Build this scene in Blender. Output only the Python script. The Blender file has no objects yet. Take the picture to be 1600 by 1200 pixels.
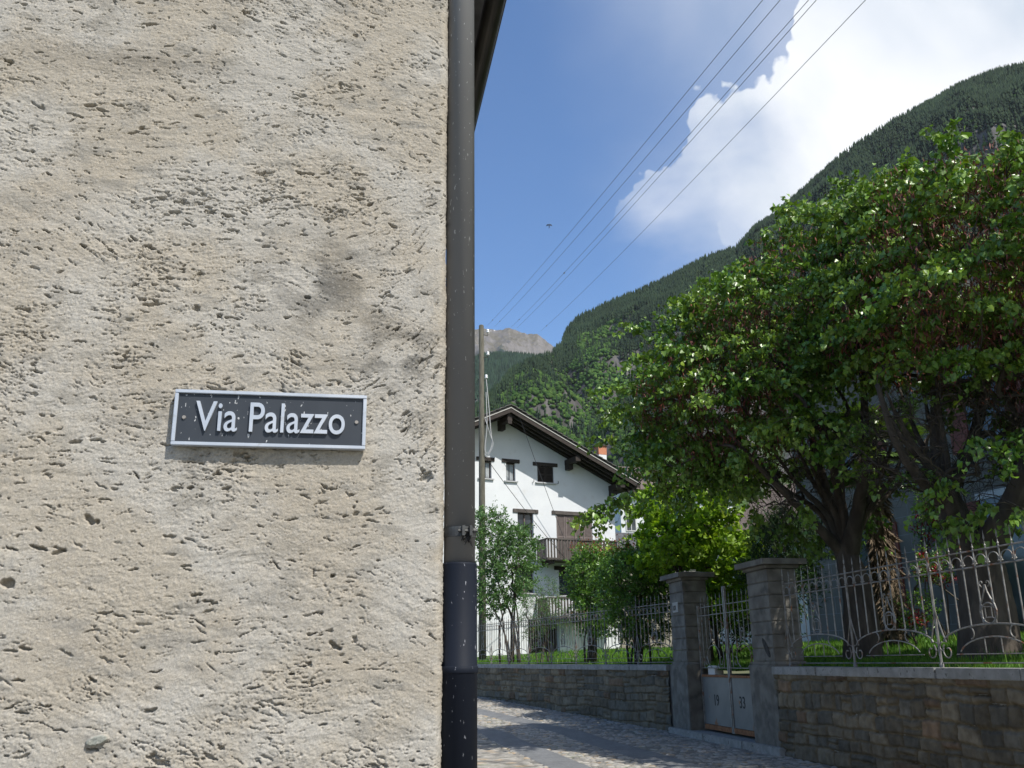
import bpy, bmesh, math, random
import numpy as np
from mathutils import Vector, Matrix
SC = bpy.context.scene
COL = SC.collection
rnd = random.Random(7)
R_ = math.radians
# ------------------------------------------------------------------ camera, sky, sun, exposure
H = 1.3                                     # eye height
PITCH = math.atan(433.3/1445); ROLL = .0136
cF = np.array([0, math.cos(PITCH), math.sin(PITCH)]); _U = np.array([0, -math.sin(PITCH), math.cos(PITCH)]); _R = np.array([1., 0, 0])
cU = math.cos(ROLL)*_U+math.sin(ROLL)*_R; cR = math.cos(ROLL)*_R-math.sin(ROLL)*_U
cam = bpy.data.cameras.new('camera'); camo = bpy.data.objects.new('camera', cam); COL.objects.link(camo)
cam.sensor_width = 36; cam.lens = 36*1445/1600; cam.clip_start = .05; cam.clip_end = 20000
M = Matrix.Identity(4)
for i, v in enumerate((cR, cU, -cF)):
    for j in range(3): M[j][i] = v[j]
M[0][3], M[1][3], M[2][3] = 0, 0, H
camo.matrix_world = M
SC.camera = camo
SUN_AZ, SUN_EL = 137., 52.
sd = np.array([math.sin(R_(SUN_AZ))*math.cos(R_(SUN_EL)), math.cos(R_(SUN_AZ))*math.cos(R_(SUN_EL)), math.sin(R_(SUN_EL))])
sun = bpy.data.lights.new('sun', 'SUN'); sun.energy = 5.0; sun.angle = R_(.5); sun.color = (1, .955, .88)
suno = bpy.data.objects.new('sun', sun); COL.objects.link(suno)
suno.rotation_euler = Vector(tuple(sd)).to_track_quat('Z', 'Y').to_euler()
SC.view_settings.view_transform = 'Standard'; SC.view_settings.look = 'None'; SC.view_settings.gamma = 1
SC.view_settings.exposure = .22
W = bpy.data.worlds.new('World'); SC.world = W; W.use_nodes = True
def world():
    nt = W.node_tree; N = nt.nodes; L = nt.links
    for n in list(N): N.remove(n)
    def nd(t, **k):
        n = N.new(t)
        for a, b in k.items(): setattr(n, a, b)
        return n
    def mth(op, a, b=None, clamp=False):
        n = nd('ShaderNodeMath', operation=op); n.use_clamp = clamp
        for i, v in enumerate((a, b)):
            if v is None: continue
            if isinstance(v, (int, float)): n.inputs[i].default_value = v
            else: L.new(v, n.inputs[i])
        return n.outputs[0]
    def sstep(v, a, b):
        n = nd('ShaderNodeMapRange', interpolation_type='SMOOTHSTEP')
        L.new(v, n.inputs[0]); n.inputs[1].default_value = a; n.inputs[2].default_value = b
        return n.outputs[0]
    sky = nd('ShaderNodeTexSky', sky_type='NISHITA', sun_disc=False)
    sky.sun_elevation = R_(SUN_EL); sky.sun_rotation = R_(SUN_AZ); sky.altitude = 600
    sky.air_density = 1.0; sky.dust_density = .0; sky.ozone_density = 6.
    tc = nd('ShaderNodeTexCoord'); sp = nd('ShaderNodeSeparateXYZ'); L.new(tc.outputs['Generated'], sp.inputs[0])
    # cloud bank: a half-space of directions bounded by two sloping edges, broken up by noise
    xo, yo, zo = sp.outputs
    az = mth('ARCTAN2', xo, yo); el = mth('ARCSINE', zo)
    az = mth('MULTIPLY', az, 57.2958); el = mth('MULTIPLY', el, 57.2958)
    n1 = nd('ShaderNodeTexNoise'); n1.inputs['Scale'].default_value = 5.2; n1.inputs['Detail'].default_value = 9; n1.inputs['Roughness'].default_value = .52
    L.new(tc.outputs['Generated'], n1.inputs['Vector'])
    n3 = nd('ShaderNodeTexVoronoi'); n3.inputs['Scale'].default_value = 16; n3.feature = 'SMOOTH_F1'; n3.inputs['Detail'].default_value = 3; n3.inputs['Roughness'].default_value=.6
    L.new(tc.outputs['Generated'], n3.inputs['Vector'])
    n2 = nd('ShaderNodeTexNoise'); n2.inputs['Scale'].default_value = 2.6; n2.inputs['Detail'].default_value = 6
    mp = nd('ShaderNodeMapping'); mp.inputs['Location'].default_value = (3.1, 1.7, .4); mp.inputs['Scale'].default_value = (1, 1, 1.9)
    L.new(tc.outputs['Generated'], mp.inputs[0]); L.new(mp.outputs[0], n2.inputs['Vector'])
    nn = mth('SUBTRACT', n1.outputs[0], .5); vv = mth('SUBTRACT', .45, n3.outputs[0])
    puff = mth('ADD', mth('MULTIPLY', nn, 13.), mth('MULTIPLY', vv, 4.6))
    # upper-left edge : passes (az,el) E1 and E2
    def edge(p, q):
        dx, dy = q[0]-p[0], q[1]-p[1]; l = math.hypot(dx, dy); nx, ny = -dy/l, dx/l
        return mth('ADD', mth('MULTIPLY', mth('SUBTRACT', az, p[0]), nx), mth('MULTIPLY', mth('SUBTRACT', el, p[1]), ny))
    s1 = edge(CL[0], CL[1]); s2 = edge(CL[3], CL[2])
    m1 = sstep(mth('ADD', s1, puff), -.25, .35)
    s2n = mth('ADD', s2, mth('MULTIPLY', mth('SUBTRACT', n2.outputs[0], .5), 26.))
    m2 = sstep(s2n, -4.5, 5.5)
    mask = mth('MULTIPLY', m1, m2)
    # thin veil lower right
    veil = mth('MULTIPLY', sstep(mth('ADD', edge(CL[4], CL[5]), mth('MULTIPLY', mth('SUBTRACT', n2.outputs[0], .5), 20.)), -8, 12), .42)
    # little cloud low on the mountain shoulder
    dx = mth('SUBTRACT', az, CL[6][0]); dy = mth('SUBTRACT', el, CL[6][1])
    dd = mth('SQRT', mth('ADD', mth('MULTIPLY', dx, dx), mth('MULTIPLY', mth('MULTIPLY', dy, dy), 5.)))
    small = sstep(mth('SUBTRACT', mth('MULTIPLY', puff, 1.6), dd), -3.6, -.8)
    allm = mth('MAXIMUM', mth('MAXIMUM', mask, veil), mth('MULTIPLY', small, .6))
    up = sstep(el, -1, 4); allm = mth('MULTIPLY', allm, up)
    # cloud body tone: bright lobes, bluish-grey hollows
    cr = nd('ShaderNodeValToRGB'); e = cr.color_ramp.elements
    e[0].position = .36; e[0].color = (3.9, 4.45, 5.2, 1); e[1].position = .62; e[1].color = (6.6, 6.7, 6.9, 1)
    n4 = nd('ShaderNodeTexNoise'); n4.inputs['Scale'].default_value = 4.2; n4.inputs['Detail'].default_value = 7; n4.inputs['Distortion'].default_value = .5
    L.new(tc.outputs['Generated'], n4.inputs['Vector']); L.new(n4.outputs[0], cr.inputs[0])
    hs = nd('ShaderNodeHueSaturation'); hs.inputs['Saturation'].default_value = 1.08; hs.inputs['Value'].default_value = 1.15; L.new(sky.outputs[0], hs.inputs['Color'])
    mx = nd('ShaderNodeMixRGB'); L.new(allm, mx.inputs[0]); L.new(hs.outputs[0], mx.inputs[1]); L.new(cr.outputs[0], mx.inputs[2])
    bg = nd('ShaderNodeBackground'); bg.inputs[1].default_value = .14; L.new(mx.outputs[0], bg.inputs[0])
    o = nd('ShaderNodeOutputWorld'); L.new(bg.outputs[0], o.inputs[0])
# ------------------------------------------------------------------ measuring helpers
def ray(x, y): return cF+cR*(x-800)/1445-cU*(y-600)/1445
C0 = np.array([0, 0, H])
def at(x, y, D):
    d = ray(x, y); return C0+d*D/math.hypot(d[0], d[1])
def azel(x, y):
    d = ray(x, y); return math.degrees(math.atan2(d[0], d[1])), math.degrees(math.atan2(d[2], math.hypot(d[0], d[1])))
CL = [azel(1214, -20), azel(1002, 262), azel(1215, 405), azel(955, 262), azel(1010, 200), azel(1150, 480), azel(1150, 372)]
world()
# ------------------------------------------------------------------ numpy noise
def _h(i, j, s):
    n = (i.astype(np.int64)*374761393+j.astype(np.int64)*668265263+s*1442695041) & 0xffffffff
    n = ((n ^ (n >> 13))*1274126177) & 0xffffffff
    return ((n ^ (n >> 16)) & 0xffff)/65535.
def noise(x, y, s=0):
    x = np.asarray(x, float); y = np.asarray(y, float)
    i = np.floor(x); j = np.floor(y); fx = x-i; fy = y-j
    def g(a, b):
        t = _h(i+a, j+b, s)*6.2831853
        return np.cos(t)*(fx-a)+np.sin(t)*(fy-b)
    u = fx*fx*fx*(fx*(fx*6-15)+10); v = fy*fy*fy*(fy*(fy*6-15)+10)
    a = g(0, 0); b = g(1, 0); c = g(0, 1); d = g(1, 1)
    return 1.5*((a+(b-a)*u)*(1-v)+(c+(d-c)*u)*v)
def fbm(x, y, s=0, o=4, r=.5):
    t = 0; a = 1; n = 0
    for k in range(o):
        t = t+a*noise(x*2**k, y*2**k, s+k*17); n += a; a *= r
    return t/n
def ss(a, b, x):
    t = np.clip((x-a)/(b-a), 0, 1); return t*t*(3-2*t)
def worley(x, y, s=0, jit=.9):
    i = np.floor(x); j = np.floor(y); f1 = np.full(x.shape, 9.); f2 = np.full(x.shape, 9.); idd = np.zeros(x.shape)
    for a in (-1, 0, 1):
        for b in (-1, 0, 1):
            px = i+a+.5+(_h(i+a, j+b, s)-.5)*jit; py = j+b+.5+(_h(i+a, j+b, s+5)-.5)*jit
            d = np.hypot(px-x, py-y); q = _h(i+a, j+b, s+9); cl = d < f1
            f2 = np.where(cl, f1, np.minimum(f2, d)); idd = np.where(cl, q, idd); f1 = np.where(cl, d, f1)
    return f1, f2, idd
# ------------------------------------------------------------------ materials
MATS = {}
def mat(name, c1, c2=None, scale=4., rough=.8, bump=0., bscale=30., metal=0., attr=None, trans=0., spec=.3, stretch=(1, 1, 1), c3=None, s3=12., t3=(.6, .68), detail=6):
    if name in MATS: return MATS[name]
    m = bpy.data.materials.new(name); MATS[name] = m; m.use_nodes = True
    nt = m.node_tree; N = nt.nodes; L = nt.links; P = N['Principled BSDF']
    P.inputs['Roughness'].default_value = rough; P.inputs['Metallic'].default_value = metal; P.inputs['Specular IOR Level'].default_value = spec
    tc = N.new('ShaderNodeTexCoord'); mp = N.new('ShaderNodeMapping'); mp.inputs['Scale'].default_value = stretch
    L.new(tc.outputs['Object'], mp.inputs[0])
    def nz(sc, d=detail):
        n = N.new('ShaderNodeTexNoise'); n.inputs['Scale'].default_value = sc; n.inputs['Detail'].default_value = d; L.new(mp.outputs[0], n.inputs['Vector']); return n.outputs[0]
    def mix(f, a, b, mode='MIX'):
        x = N.new('ShaderNodeMixRGB'); x.blend_type = mode
        for i, v in enumerate((f, a, b)):
            if isinstance(v, (int, float)): x.inputs[i].default_value = v
            elif isinstance(v, tuple): x.inputs[i].default_value = (*v, 1)
            else: L.new(v, x.inputs[i])
        return x.outputs[0]
    def rng(v, a, b):
        r = N.new('ShaderNodeMapRange'); r.interpolation_type = 'SMOOTHSTEP'; L.new(v, r.inputs[0]); r.inputs[1].default_value = a; r.inputs[2].default_value = b; return r.outputs[0]
    col = mix(rng(nz(scale), .3, .7), c1, c2 or c1)
    if attr:
        a = N.new('ShaderNodeAttribute'); a.attribute_name = attr
        col = mix(1., a.outputs['Color'], col, 'MULTIPLY')
    if c3: col = mix(rng(nz(s3), *t3), col, c3)
    L.new(col, P.inputs['Base Color'])
    if bump:
        b = N.new('ShaderNodeBump'); b.inputs['Strength'].default_value = 1; b.inputs['Distance'].default_value = bump
        L.new(nz(bscale, 8), b.inputs['Height']); L.new(b.outputs[0], P.inputs['Normal'])
    if trans:
        T = N.new('ShaderNodeBsdfTranslucent'); X = N.new('ShaderNodeMixShader'); X.inputs[0].default_value = trans
        t2 = mix(1., col, (1.25, 1.35, .55), 'MULTIPLY'); L.new(t2, T.inputs[0])
        L.new(P.outputs[0], X.inputs[1]); L.new(T.outputs[0], X.inputs[2]); L.new(X.outputs[0], N['Material Output'].inputs[0])
    return m
# ------------------------------------------------------------------ mesh builder
ORG = {}
def tag(o, label=None, cat=None, group=None, kind=None):
    if label: o['label'] = label
    if cat: o['category'] = cat
    if group: o['group'] = group
    if kind: o['kind'] = kind
    return o
def thing(name, loc, label, cat, group=None):
    o = bpy.data.objects.new(name, None); o.empty_display_size = .2; COL.objects.link(o); o.location = tuple(loc); ORG[o.name] = np.array(loc, float)
    return tag(o, label, cat, group)
def link(name, me, m, parent=None, org=None):
    o = bpy.data.objects.new(name, me); COL.objects.link(o)
    if m: me.materials.append(m)
    if parent: o.parent = parent; ORG[o.name] = ORG[parent.name]
    elif org is not None: o.location = tuple(org); ORG[o.name] = np.array(org, float)
    else: ORG[o.name] = np.zeros(3)
    return o
class Fr:
    def __init__(s, o, r, n): s.o = np.array(o, float); s.r = np.array(r, float); s.n = np.array(n, float)
    def p(s, u, o, z): return s.o+s.r*u+s.n*o+np.array([0, 0, z])
WF = Fr((0, 0, 0), (1, 0, 0), (0, 1, 0))
class MB:
    def __init__(s): s.v = []; s.f = []
    def add(s, vs, fs):
        b = len(s.v); s.v += [tuple(map(float, p)) for p in vs]; s.f += [tuple(b+i for i in f) for f in fs]; return s
    def box(s, u0, u1, o0, o1, z0, z1, fr=WF):
        vs = [fr.p(u, o, z) for z in (z0, z1) for o in (o0, o1) for u in (u0, u1)]
        return s.add(vs, [(0, 1, 3, 2), (4, 6, 7, 5), (0, 4, 5, 1), (2, 3, 7, 6), (0, 2, 6, 4), (1, 5, 7, 3)])
    def hexa(s, vs): return s.add(vs, [(0, 1, 3, 2), (4, 6, 7, 5), (0, 4, 5, 1), (2, 3, 7, 6), (0, 2, 6, 4), (1, 5, 7, 3)])
    def beam(s, a, b, w, h, up=(0, 0, 1)):
        a = np.array(a, float); b = np.array(b, float); d = b-a; d /= np.linalg.norm(d); sd_ = np.cross(d, up); sd_ /= np.linalg.norm(sd_); u = np.cross(sd_, d)
        return s.hexa([p+sd_*i*w/2+u*j*h/2 for p in (a, b) for j in (-1, 1) for i in (-1, 1)])
    def tube(s, pts, r, n=6, cap=True):
        P = np.array(pts, float); k = len(P); r = np.full(k, r) if np.isscalar(r) else np.array(r, float)
        T = np.gradient(P, axis=0); T /= np.linalg.norm(T, axis=1)[:, None]+1e-12
        ref = np.array([0, 0, 1.]) if abs(T[0][2]) < .9 else np.array([1., 0, 0])
        a = np.cross(T[0], ref); a /= np.linalg.norm(a); vs = []
        for i in range(k):
            a = a-T[i]*(a@T[i]); a /= np.linalg.norm(a)+1e-12; b = np.cross(T[i], a)
            for j in range(n):
                t = 2*math.pi*j/n; vs.append(P[i]+r[i]*(a*math.cos(t)+b*math.sin(t)))
        fs = [(i*n+j, i*n+(j+1) % n, (i+1)*n+(j+1) % n, (i+1)*n+j) for i in range(k-1) for j in range(n)]
        if cap: fs += [tuple(range(n))[::-1], tuple((k-1)*n+j for j in range(n))]
        return s.add(vs, fs)
    def lathe(s, c, prof, n=16, fr=None):
        vs = [(c[0]+r*math.cos(2*math.pi*j/n), c[1]+r*math.sin(2*math.pi*j/n), c[2]+z) for r, z in prof for j in range(n)]
        k = len(prof); fs = [(i*n+j, i*n+(j+1) % n, (i+1)*n+(j+1) % n, (i+1)*n+j) for i in range(k-1) for j in range(n)]
        fs += [tuple(range(n))[::-1], tuple((k-1)*n+j for j in range(n))]
        return s.add(vs, fs)
    def prism(s, poly, fr, o0, o1):    # polygon in (u,z), extruded along the frame normal
        k = len(poly); vs = [fr.p(u, o, z) for o in (o0, o1) for u, z in poly]
        return s.add(vs, [tuple(range(k))[::-1], tuple(range(k, 2*k))]+[(i, (i+1) % k, k+(i+1) % k, k+i) for i in range(k)])
    def build(s, name, m, parent=None, org=None, smooth=False, bev=0., fix=True):
        off = ORG[parent.name] if parent else (np.array(org, float) if org is not None else np.zeros(3))
        me = bpy.data.meshes.new(name); me.from_pydata([(a-off[0], b-off[1], c-off[2]) for a, b, c in s.v], [], s.f)
        if fix:
            bm = bmesh.new(); bm.from_mesh(me); bmesh.ops.recalc_face_normals(bm, faces=bm.faces)
            if bev: bmesh.ops.bevel(bm, geom=list(bm.edges), offset=bev, segments=2, affect='EDGES', clamp_overlap=True)
            bm.to_mesh(me); bm.free()
        if smooth: me.shade_smooth()
        return link(name, me, m, parent, org)
def np_mesh(name, V, F, m, parent=None, org=None, smooth=False, color=None):
    """V (n,3), F (k,q) index array; colour per vertex optional"""
    off = ORG[parent.name] if parent else (np.array(org, float) if org is not None else np.zeros(3))
    me = bpy.data.meshes.new(name); V = np.asarray(V, float)-off; F = np.asarray(F); q = F.shape[1]
    me.vertices.add(len(V)); me.vertices.foreach_set('co', V.astype(np.float32).ravel())
    me.loops.add(F.size); me.loops.foreach_set('vertex_index', F.astype(np.int32).ravel())
    me.polygons.add(len(F)); me.polygons.foreach_set('loop_start', np.arange(0, F.size, q, dtype=np.int32))
    me.update(calc_edges=True)
    if smooth: me.polygons.foreach_set('use_smooth', np.ones(len(F), bool))
    if color is not None:
        c = me.color_attributes.new('tint', 'FLOAT_COLOR', 'POINT'); a = np.ones((len(V), 4), np.float32); a[:, :3] = color; c.data.foreach_set('color', a.ravel())
    me.validate()
    return link(name, me, m, parent, org)
def gridF(nu, nv):      # grid faces, vertex index = i*nv+j
    i, j = np.meshgrid(np.arange(nu-1), np.arange(nv-1), indexing='ij'); a = (i*nv+j).ravel()
    return np.stack([a, a+nv, a+nv+1, a+1], 1)
# ------------------------------------------------------------------ ground, street, garden
def zs(y): return np.clip((y-17.)*.0275, 0, 1.2)+0*y        # the street climbs gently past the gate
KF = np.array([[5.73, 2.4], [4.56, 8.7], [3.64, 13.65], [2.80, 18.0], [2.30, 19.3], [1.79, 20.75], [1.24, 22.2], [.73, 23.65], [.19, 25.1], [-.34, 26.55], [-.86, 27.95], [-1.4, 29.4], [-2.0, 30.8], [-2.65, 32.2], [-5.5, 38.5]])   # street face of the garden wall
def facex(y): return np.interp(y, KF[:, 1], KF[:, 0])
mground = mat('ground_mat', (.07, .085, .03), (.12, .11, .06), scale=.6, rough=.95, bump=.03, bscale=8)
MB().add([(-2500, -250, -.06), (5000, -250, -.06), (5000, 8000, -.06), (-2500, 8000, -.06)], [(0, 1, 2, 3)]).build('ground', mground)
bpy.data.objects['ground']['kind'] = 'structure'
# street: cobbles with two smooth granite wheel tracks
def street():
    ys = np.concatenate([np.arange(-6, 10, .08), np.arange(10, 21, .018), np.arange(21, 34, .03), np.arange(34, 60, .3)])
    us = np.concatenate([np.arange(-14, -3.2, .6), np.arange(-3.2, 1.2, .1), np.arange(1.2, 4.9, .02)])      # distance measured leftwards of garden wall is 4.9-u
    Y, U = np.meshgrid(ys, us, indexing='ij')
    X = facex(Y)+.1-(4.9-U)
    s = 4.9-U                                  # metres from the garden wall
    wx = X+.05*noise(X*3, Y*3, 4); wy = Y+.05*noise(X*3, Y*3, 5)
    f1, f2, idd = worley(wx*9.5, wy*8., 3, .75)
    dome = ss(0, .32, f2-f1)
    # tracks
    tr = np.zeros(X.shape, bool)
    for a, b in ((1.62, 2.16), (3.02, 3.56)): tr |= (s > a) & (s < b)
    z = .016*dome+.006*noise(X*1.3, Y*1.3, 8)+.01*(idd-.5)
    seam = np.abs(((Y+1.7*(s > 2.6)) % 1.35)-.675) > .667
    z = np.where(tr, .018+.002*noise(X*9, Y*9, 2)-.008*seam, z)
    g = .42+.62*idd
    col = np.stack([g*1.0, g*.985, g*.95], -1)
    leaf = (fbm(X*5, Y*5, 31, 3) > .22)[..., None]; col = np.where(leaf & (idd > .55)[..., None], col*np.array([1.08, .90, .70]), col)
    joint = (1-ss(0.02, .16, f2-f1))[..., None]; col = col*(1-.55*joint)
    moss = ss(.05, .3, fbm(X*1.1, Y*1.1, 12, 3))[..., None]*joint; col = col*(1-moss*np.array([.3, .1, .5]))
    tc_ = (.47+.10*fbm(X*4, Y*1.5, 6, 3))*(1-.5*seam)
    col = np.where(tr[..., None], np.stack([tc_*.93, tc_*.99, tc_*1.08], -1), col)
    z = z+zs(Y)
    V = np.stack([X, Y, z], -1).reshape(-1, 3)
    o = np_mesh('street', V, gridF(len(ys), len(us)), mat('street_mat', (.30, .29, .27), (.40, .385, .36), scale=25, rough=.75, bump=.003, bscale=160, attr='tint'), smooth=True, color=col.reshape(-1, 3))
    o['kind'] = 'structure'
street()
def zg(x, y):
    t = np.maximum((x-facex(y))*.9, 0)
    return 1.10+.11*np.minimum(t, 4)+.03*np.clip(t-4, 0, 12)+.04*noise(x*.6, y*.6, 3)
def garden():
    ts = np.concatenate([np.arange(0, 8, .15), np.arange(8, 60, 1.5)]); ys = np.concatenate([np.arange(2.4, 34, .2), np.arange(34, 90, 1.5)])
    Y, T = np.meshgrid(ys, ts, indexing='ij'); X = facex(np.minimum(Y, 38.4))+.28+T
    Z = zg(X, Y)
    V = np.stack([X, Y, Z], -1).reshape(-1, 3)
    o = np_mesh('garden_lawn', V, gridF(len(ys), len(ts)), mat('lawn_mat', (.045, .10, .015), (.09, .15, .03), scale=3, rough=.9, bump=.03, bscale=40), smooth=True); o['kind'] = 'structure'
    # blades
    rg = np.random.default_rng(3); n = 90000
    y = np.concatenate([rg.uniform(7, 18, n*2//3), rg.uniform(18, 34, n//3)]); x = facex(y)+.32+rg.uniform(0, 1, n)**1.3*np.where(y < 18, 6, 7)
    z = zg(x, y)-.01; h = rg.uniform(.04, .12, n)*np.where(rg.random(n) > .96, 1.8, 1); a = rg.uniform(0, 6.28, n); w = rg.uniform(.004, .009, n)*(1+y/20)
    lean = rg.normal(0, .035, (n, 2))
    P = np.stack([x, y, z], 1); d = np.stack([np.cos(a), np.sin(a), 0*a], 1)*w[:, None]
    tip = P+np.stack([lean[:, 0], lean[:, 1], h], 1)
    V = np.stack([P-d, P+d, tip], 1).reshape(-1, 3); F = np.arange(3*n).reshape(-1, 3)
    c = np.repeat(rg.uniform(.6, 1.3, (n, 1))*np.where(rg.random((n, 1)) > .85, np.array([1.5, 1.1, .8]), np.array([1., 1, 1])), 3, 0)
    o = np_mesh('lawn_grass', V, F, mat('grass_mat', (.06, .16, .018), (.11, .22, .03), scale=2, rough=.6, attr='tint', trans=.35), color=c)
    tag(o, 'short green lawn grass growing behind the low stone wall', 'grass', kind='stuff')
garden()
# ------------------------------------------------------------------ masonry of the garden wall
def masonry(u, z, s=0):
    """irregular coursed rubble: returns height (m) and tint"""
    cz = .165
    zz = z+.020*noise(u*2.1, z*1.8, s+1)+.030*noise(u*.7, z*.4, s+2)+.03*np.sin(z*9+s)+.012*noise(u*6, z*6, s+6)
    row = np.floor(zz/cz+.35*0); fz = zz/cz-row
    L_ = .24+.34*_h(row, row*0, s+3)
    uu = u+.02*noise(u*4, z*5, s+4)+_h(row, row*0+3, s)*3
    k = np.floor(uu/L_); fu = uu/L_-k
    j = (_h(k, row, s+7)-.5)*.5; 
    # jittered vertical joints
    left = (_h(k, row, s+8)-.5)*.45; right = 1+(_h(k+1, row, s+8)-.5)*.45
    kk = np.where(fu < left, k-1, np.where(fu > right, k+1, k))
    l2 = kk-k+(_h(kk, row, s+8)-.5)*.45; r2 = kk-k+1+(_h(kk+1, row, s+8)-.5)*.45
    du = np.minimum(fu-l2, r2-fu)*L_
    dz = np.minimum(fz, 1-fz)*cz
    split = (_h(kk, row, s+11) > .78) & ((r2-l2)*L_ > .2)
    dz = np.where(split, np.minimum(dz, np.abs(fz-.5)*cz), dz)
    d = np.minimum(du, dz)+.007*noise(u*25, z*25, s+12)+.005*noise(u*60, z*60, s+16)
    up = np.where(split & (fz > .5), 50, 0)
    rid = _h(kk, row+up, s+13); rid2 = _h(kk, row+up, s+14)
    h = .03*ss(.002, .026, d)+.022*(rid-.5)+.012*fbm(u*9, z*9, s+15, 4)*ss(0, .03, d)
    g = .50+.42*rid2
    tint = np.stack([g*1.05, g*.98, g*.84], -1)
    rust = (rid > .93)[..., None]; tint = np.where(rust, np.stack([g*1.12, g*.84, g*.64], -1), tint)
    grey = (rid < .3)[..., None]; tint = np.where(grey, np.stack([g*.86, g*.87, g*.84], -1), tint)
    mj = (1-ss(.006, .014, d))[..., None]; tint = tint*(1-mj)+mj*np.array([.95, .86, .68])*(.8+.5*fbm(u*3, z*3, s+5, 3))[..., None]
    hole = ss(.22, .36, fbm(u*2.2, z*5, s+21, 3))*mj[..., 0]; h = h-.03*hole
    st = ss(-.1, .5, fbm(u*1.7, z*2.4, s+25, 4))[..., None]; tint = tint*(1-.32*st)
    return h, tint
mstone = mat('garden_wall_stone', (.15, .135, .110), (.23, .21, .172), scale=11, rough=.9, bump=.006, bscale=60, attr='tint')
mcop = mat('granite', (.20, .20, .19), (.29, .29, .28), scale=9, rough=.8, bump=.003, bscale=140, c3=(.11, .11, .10), s3=18)
def wall_run(name, y0, y1, label, s, topz):
    pts = [y0]+[y for y in KF[:, 1] if y0 < y < y1]+[y1]
    ys = np.arange(y0, y1+.001, .014 if y0 < 14 else .02); P = np.stack([facex(ys), ys], 1)
    T = np.gradient(P, axis=0); T /= np.linalg.norm(T, axis=1)[:, None]; Nn = np.stack([-T[:, 1], T[:, 0]], 1)   # to street
    u = np.concatenate([[0], np.cumsum(np.linalg.norm(np.diff(P, axis=0), axis=1))])
    tz = np.interp(ys, [y0, y1], topz); zb = -.12
    v = np.linspace(0, 1, 96)
    U, Vv = np.meshgrid(u, v, indexing='ij'); Z = zb+(tz[:, None]-.105-zb)*Vv
    h, tint = masonry(U, Z, s)
    XY = P[:, None, :]+Nn[:, None, :]*(h[..., None])
    V = np.concatenate([XY, Z[..., None]], -1).reshape(-1, 3)
    root = thing(name, (P[0][0]+.15, P[0][1], 0), label, 'wall')
    np_mesh('stone_face', V, gridF(len(u), 96), mstone, root, color=tint.reshape(-1, 3), smooth=False)
    b = MB(); cp = MB(); k = np.searchsorted(ys, pts); k = np.clip(k, 0, len(ys)-1)
    # back body, and coping slabs of about 1.1 m
    for a, c in zip(pts[:-1], pts[1:]):
        pa = np.array([facex(a), a]); pb = np.array([facex(c), c]); t = pb-pa; L = np.linalg.norm(t); t /= L; n = np.array([t[1], -t[0]])
        za, zb_ = np.interp([a, c], [y0, y1], topz)-.105
        b.hexa([(*(p+n*o), z) for (p, z1) in ((pa, za), (pb, zb_)) for z in (-.2, z1-.003) for o in (.02, .30)])
        m_ = max(1, round(L/1.15))
        for q in range(m_):
            g = .003 if q or a > y0 else 0
            p0 = pa+t*(L*q/m_+g); p1 = pa+t*(L*(q+1)/m_-.003); z0 = za+(zb_-za)*q/m_; z1 = za+(zb_-za)*(q+1)/m_; dz_ = rnd.uniform(-.003, .003); ov = rnd.uniform(.045, .06)
            cp.hexa([(*(p+n*o), z+e+dz_) for (p, z) in ((p0, z0), (p1, z1)) for e in (0, .105) for o in (-ov, .36)])
    b.build('wall_core', mcop, root); cp.build('coping', mcop, root, bev=.007)
wall_run('stone_wall', 2.6, 13.62, 'low rubble stone garden wall with granite coping running right of the gate', 3, (1.18, 1.18))
wall_run('stone_wall', 17.88, 38.2, 'low rubble stone garden wall curving away left of the gate to the drainpipe', 44, (1.20, 1.27))
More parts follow.
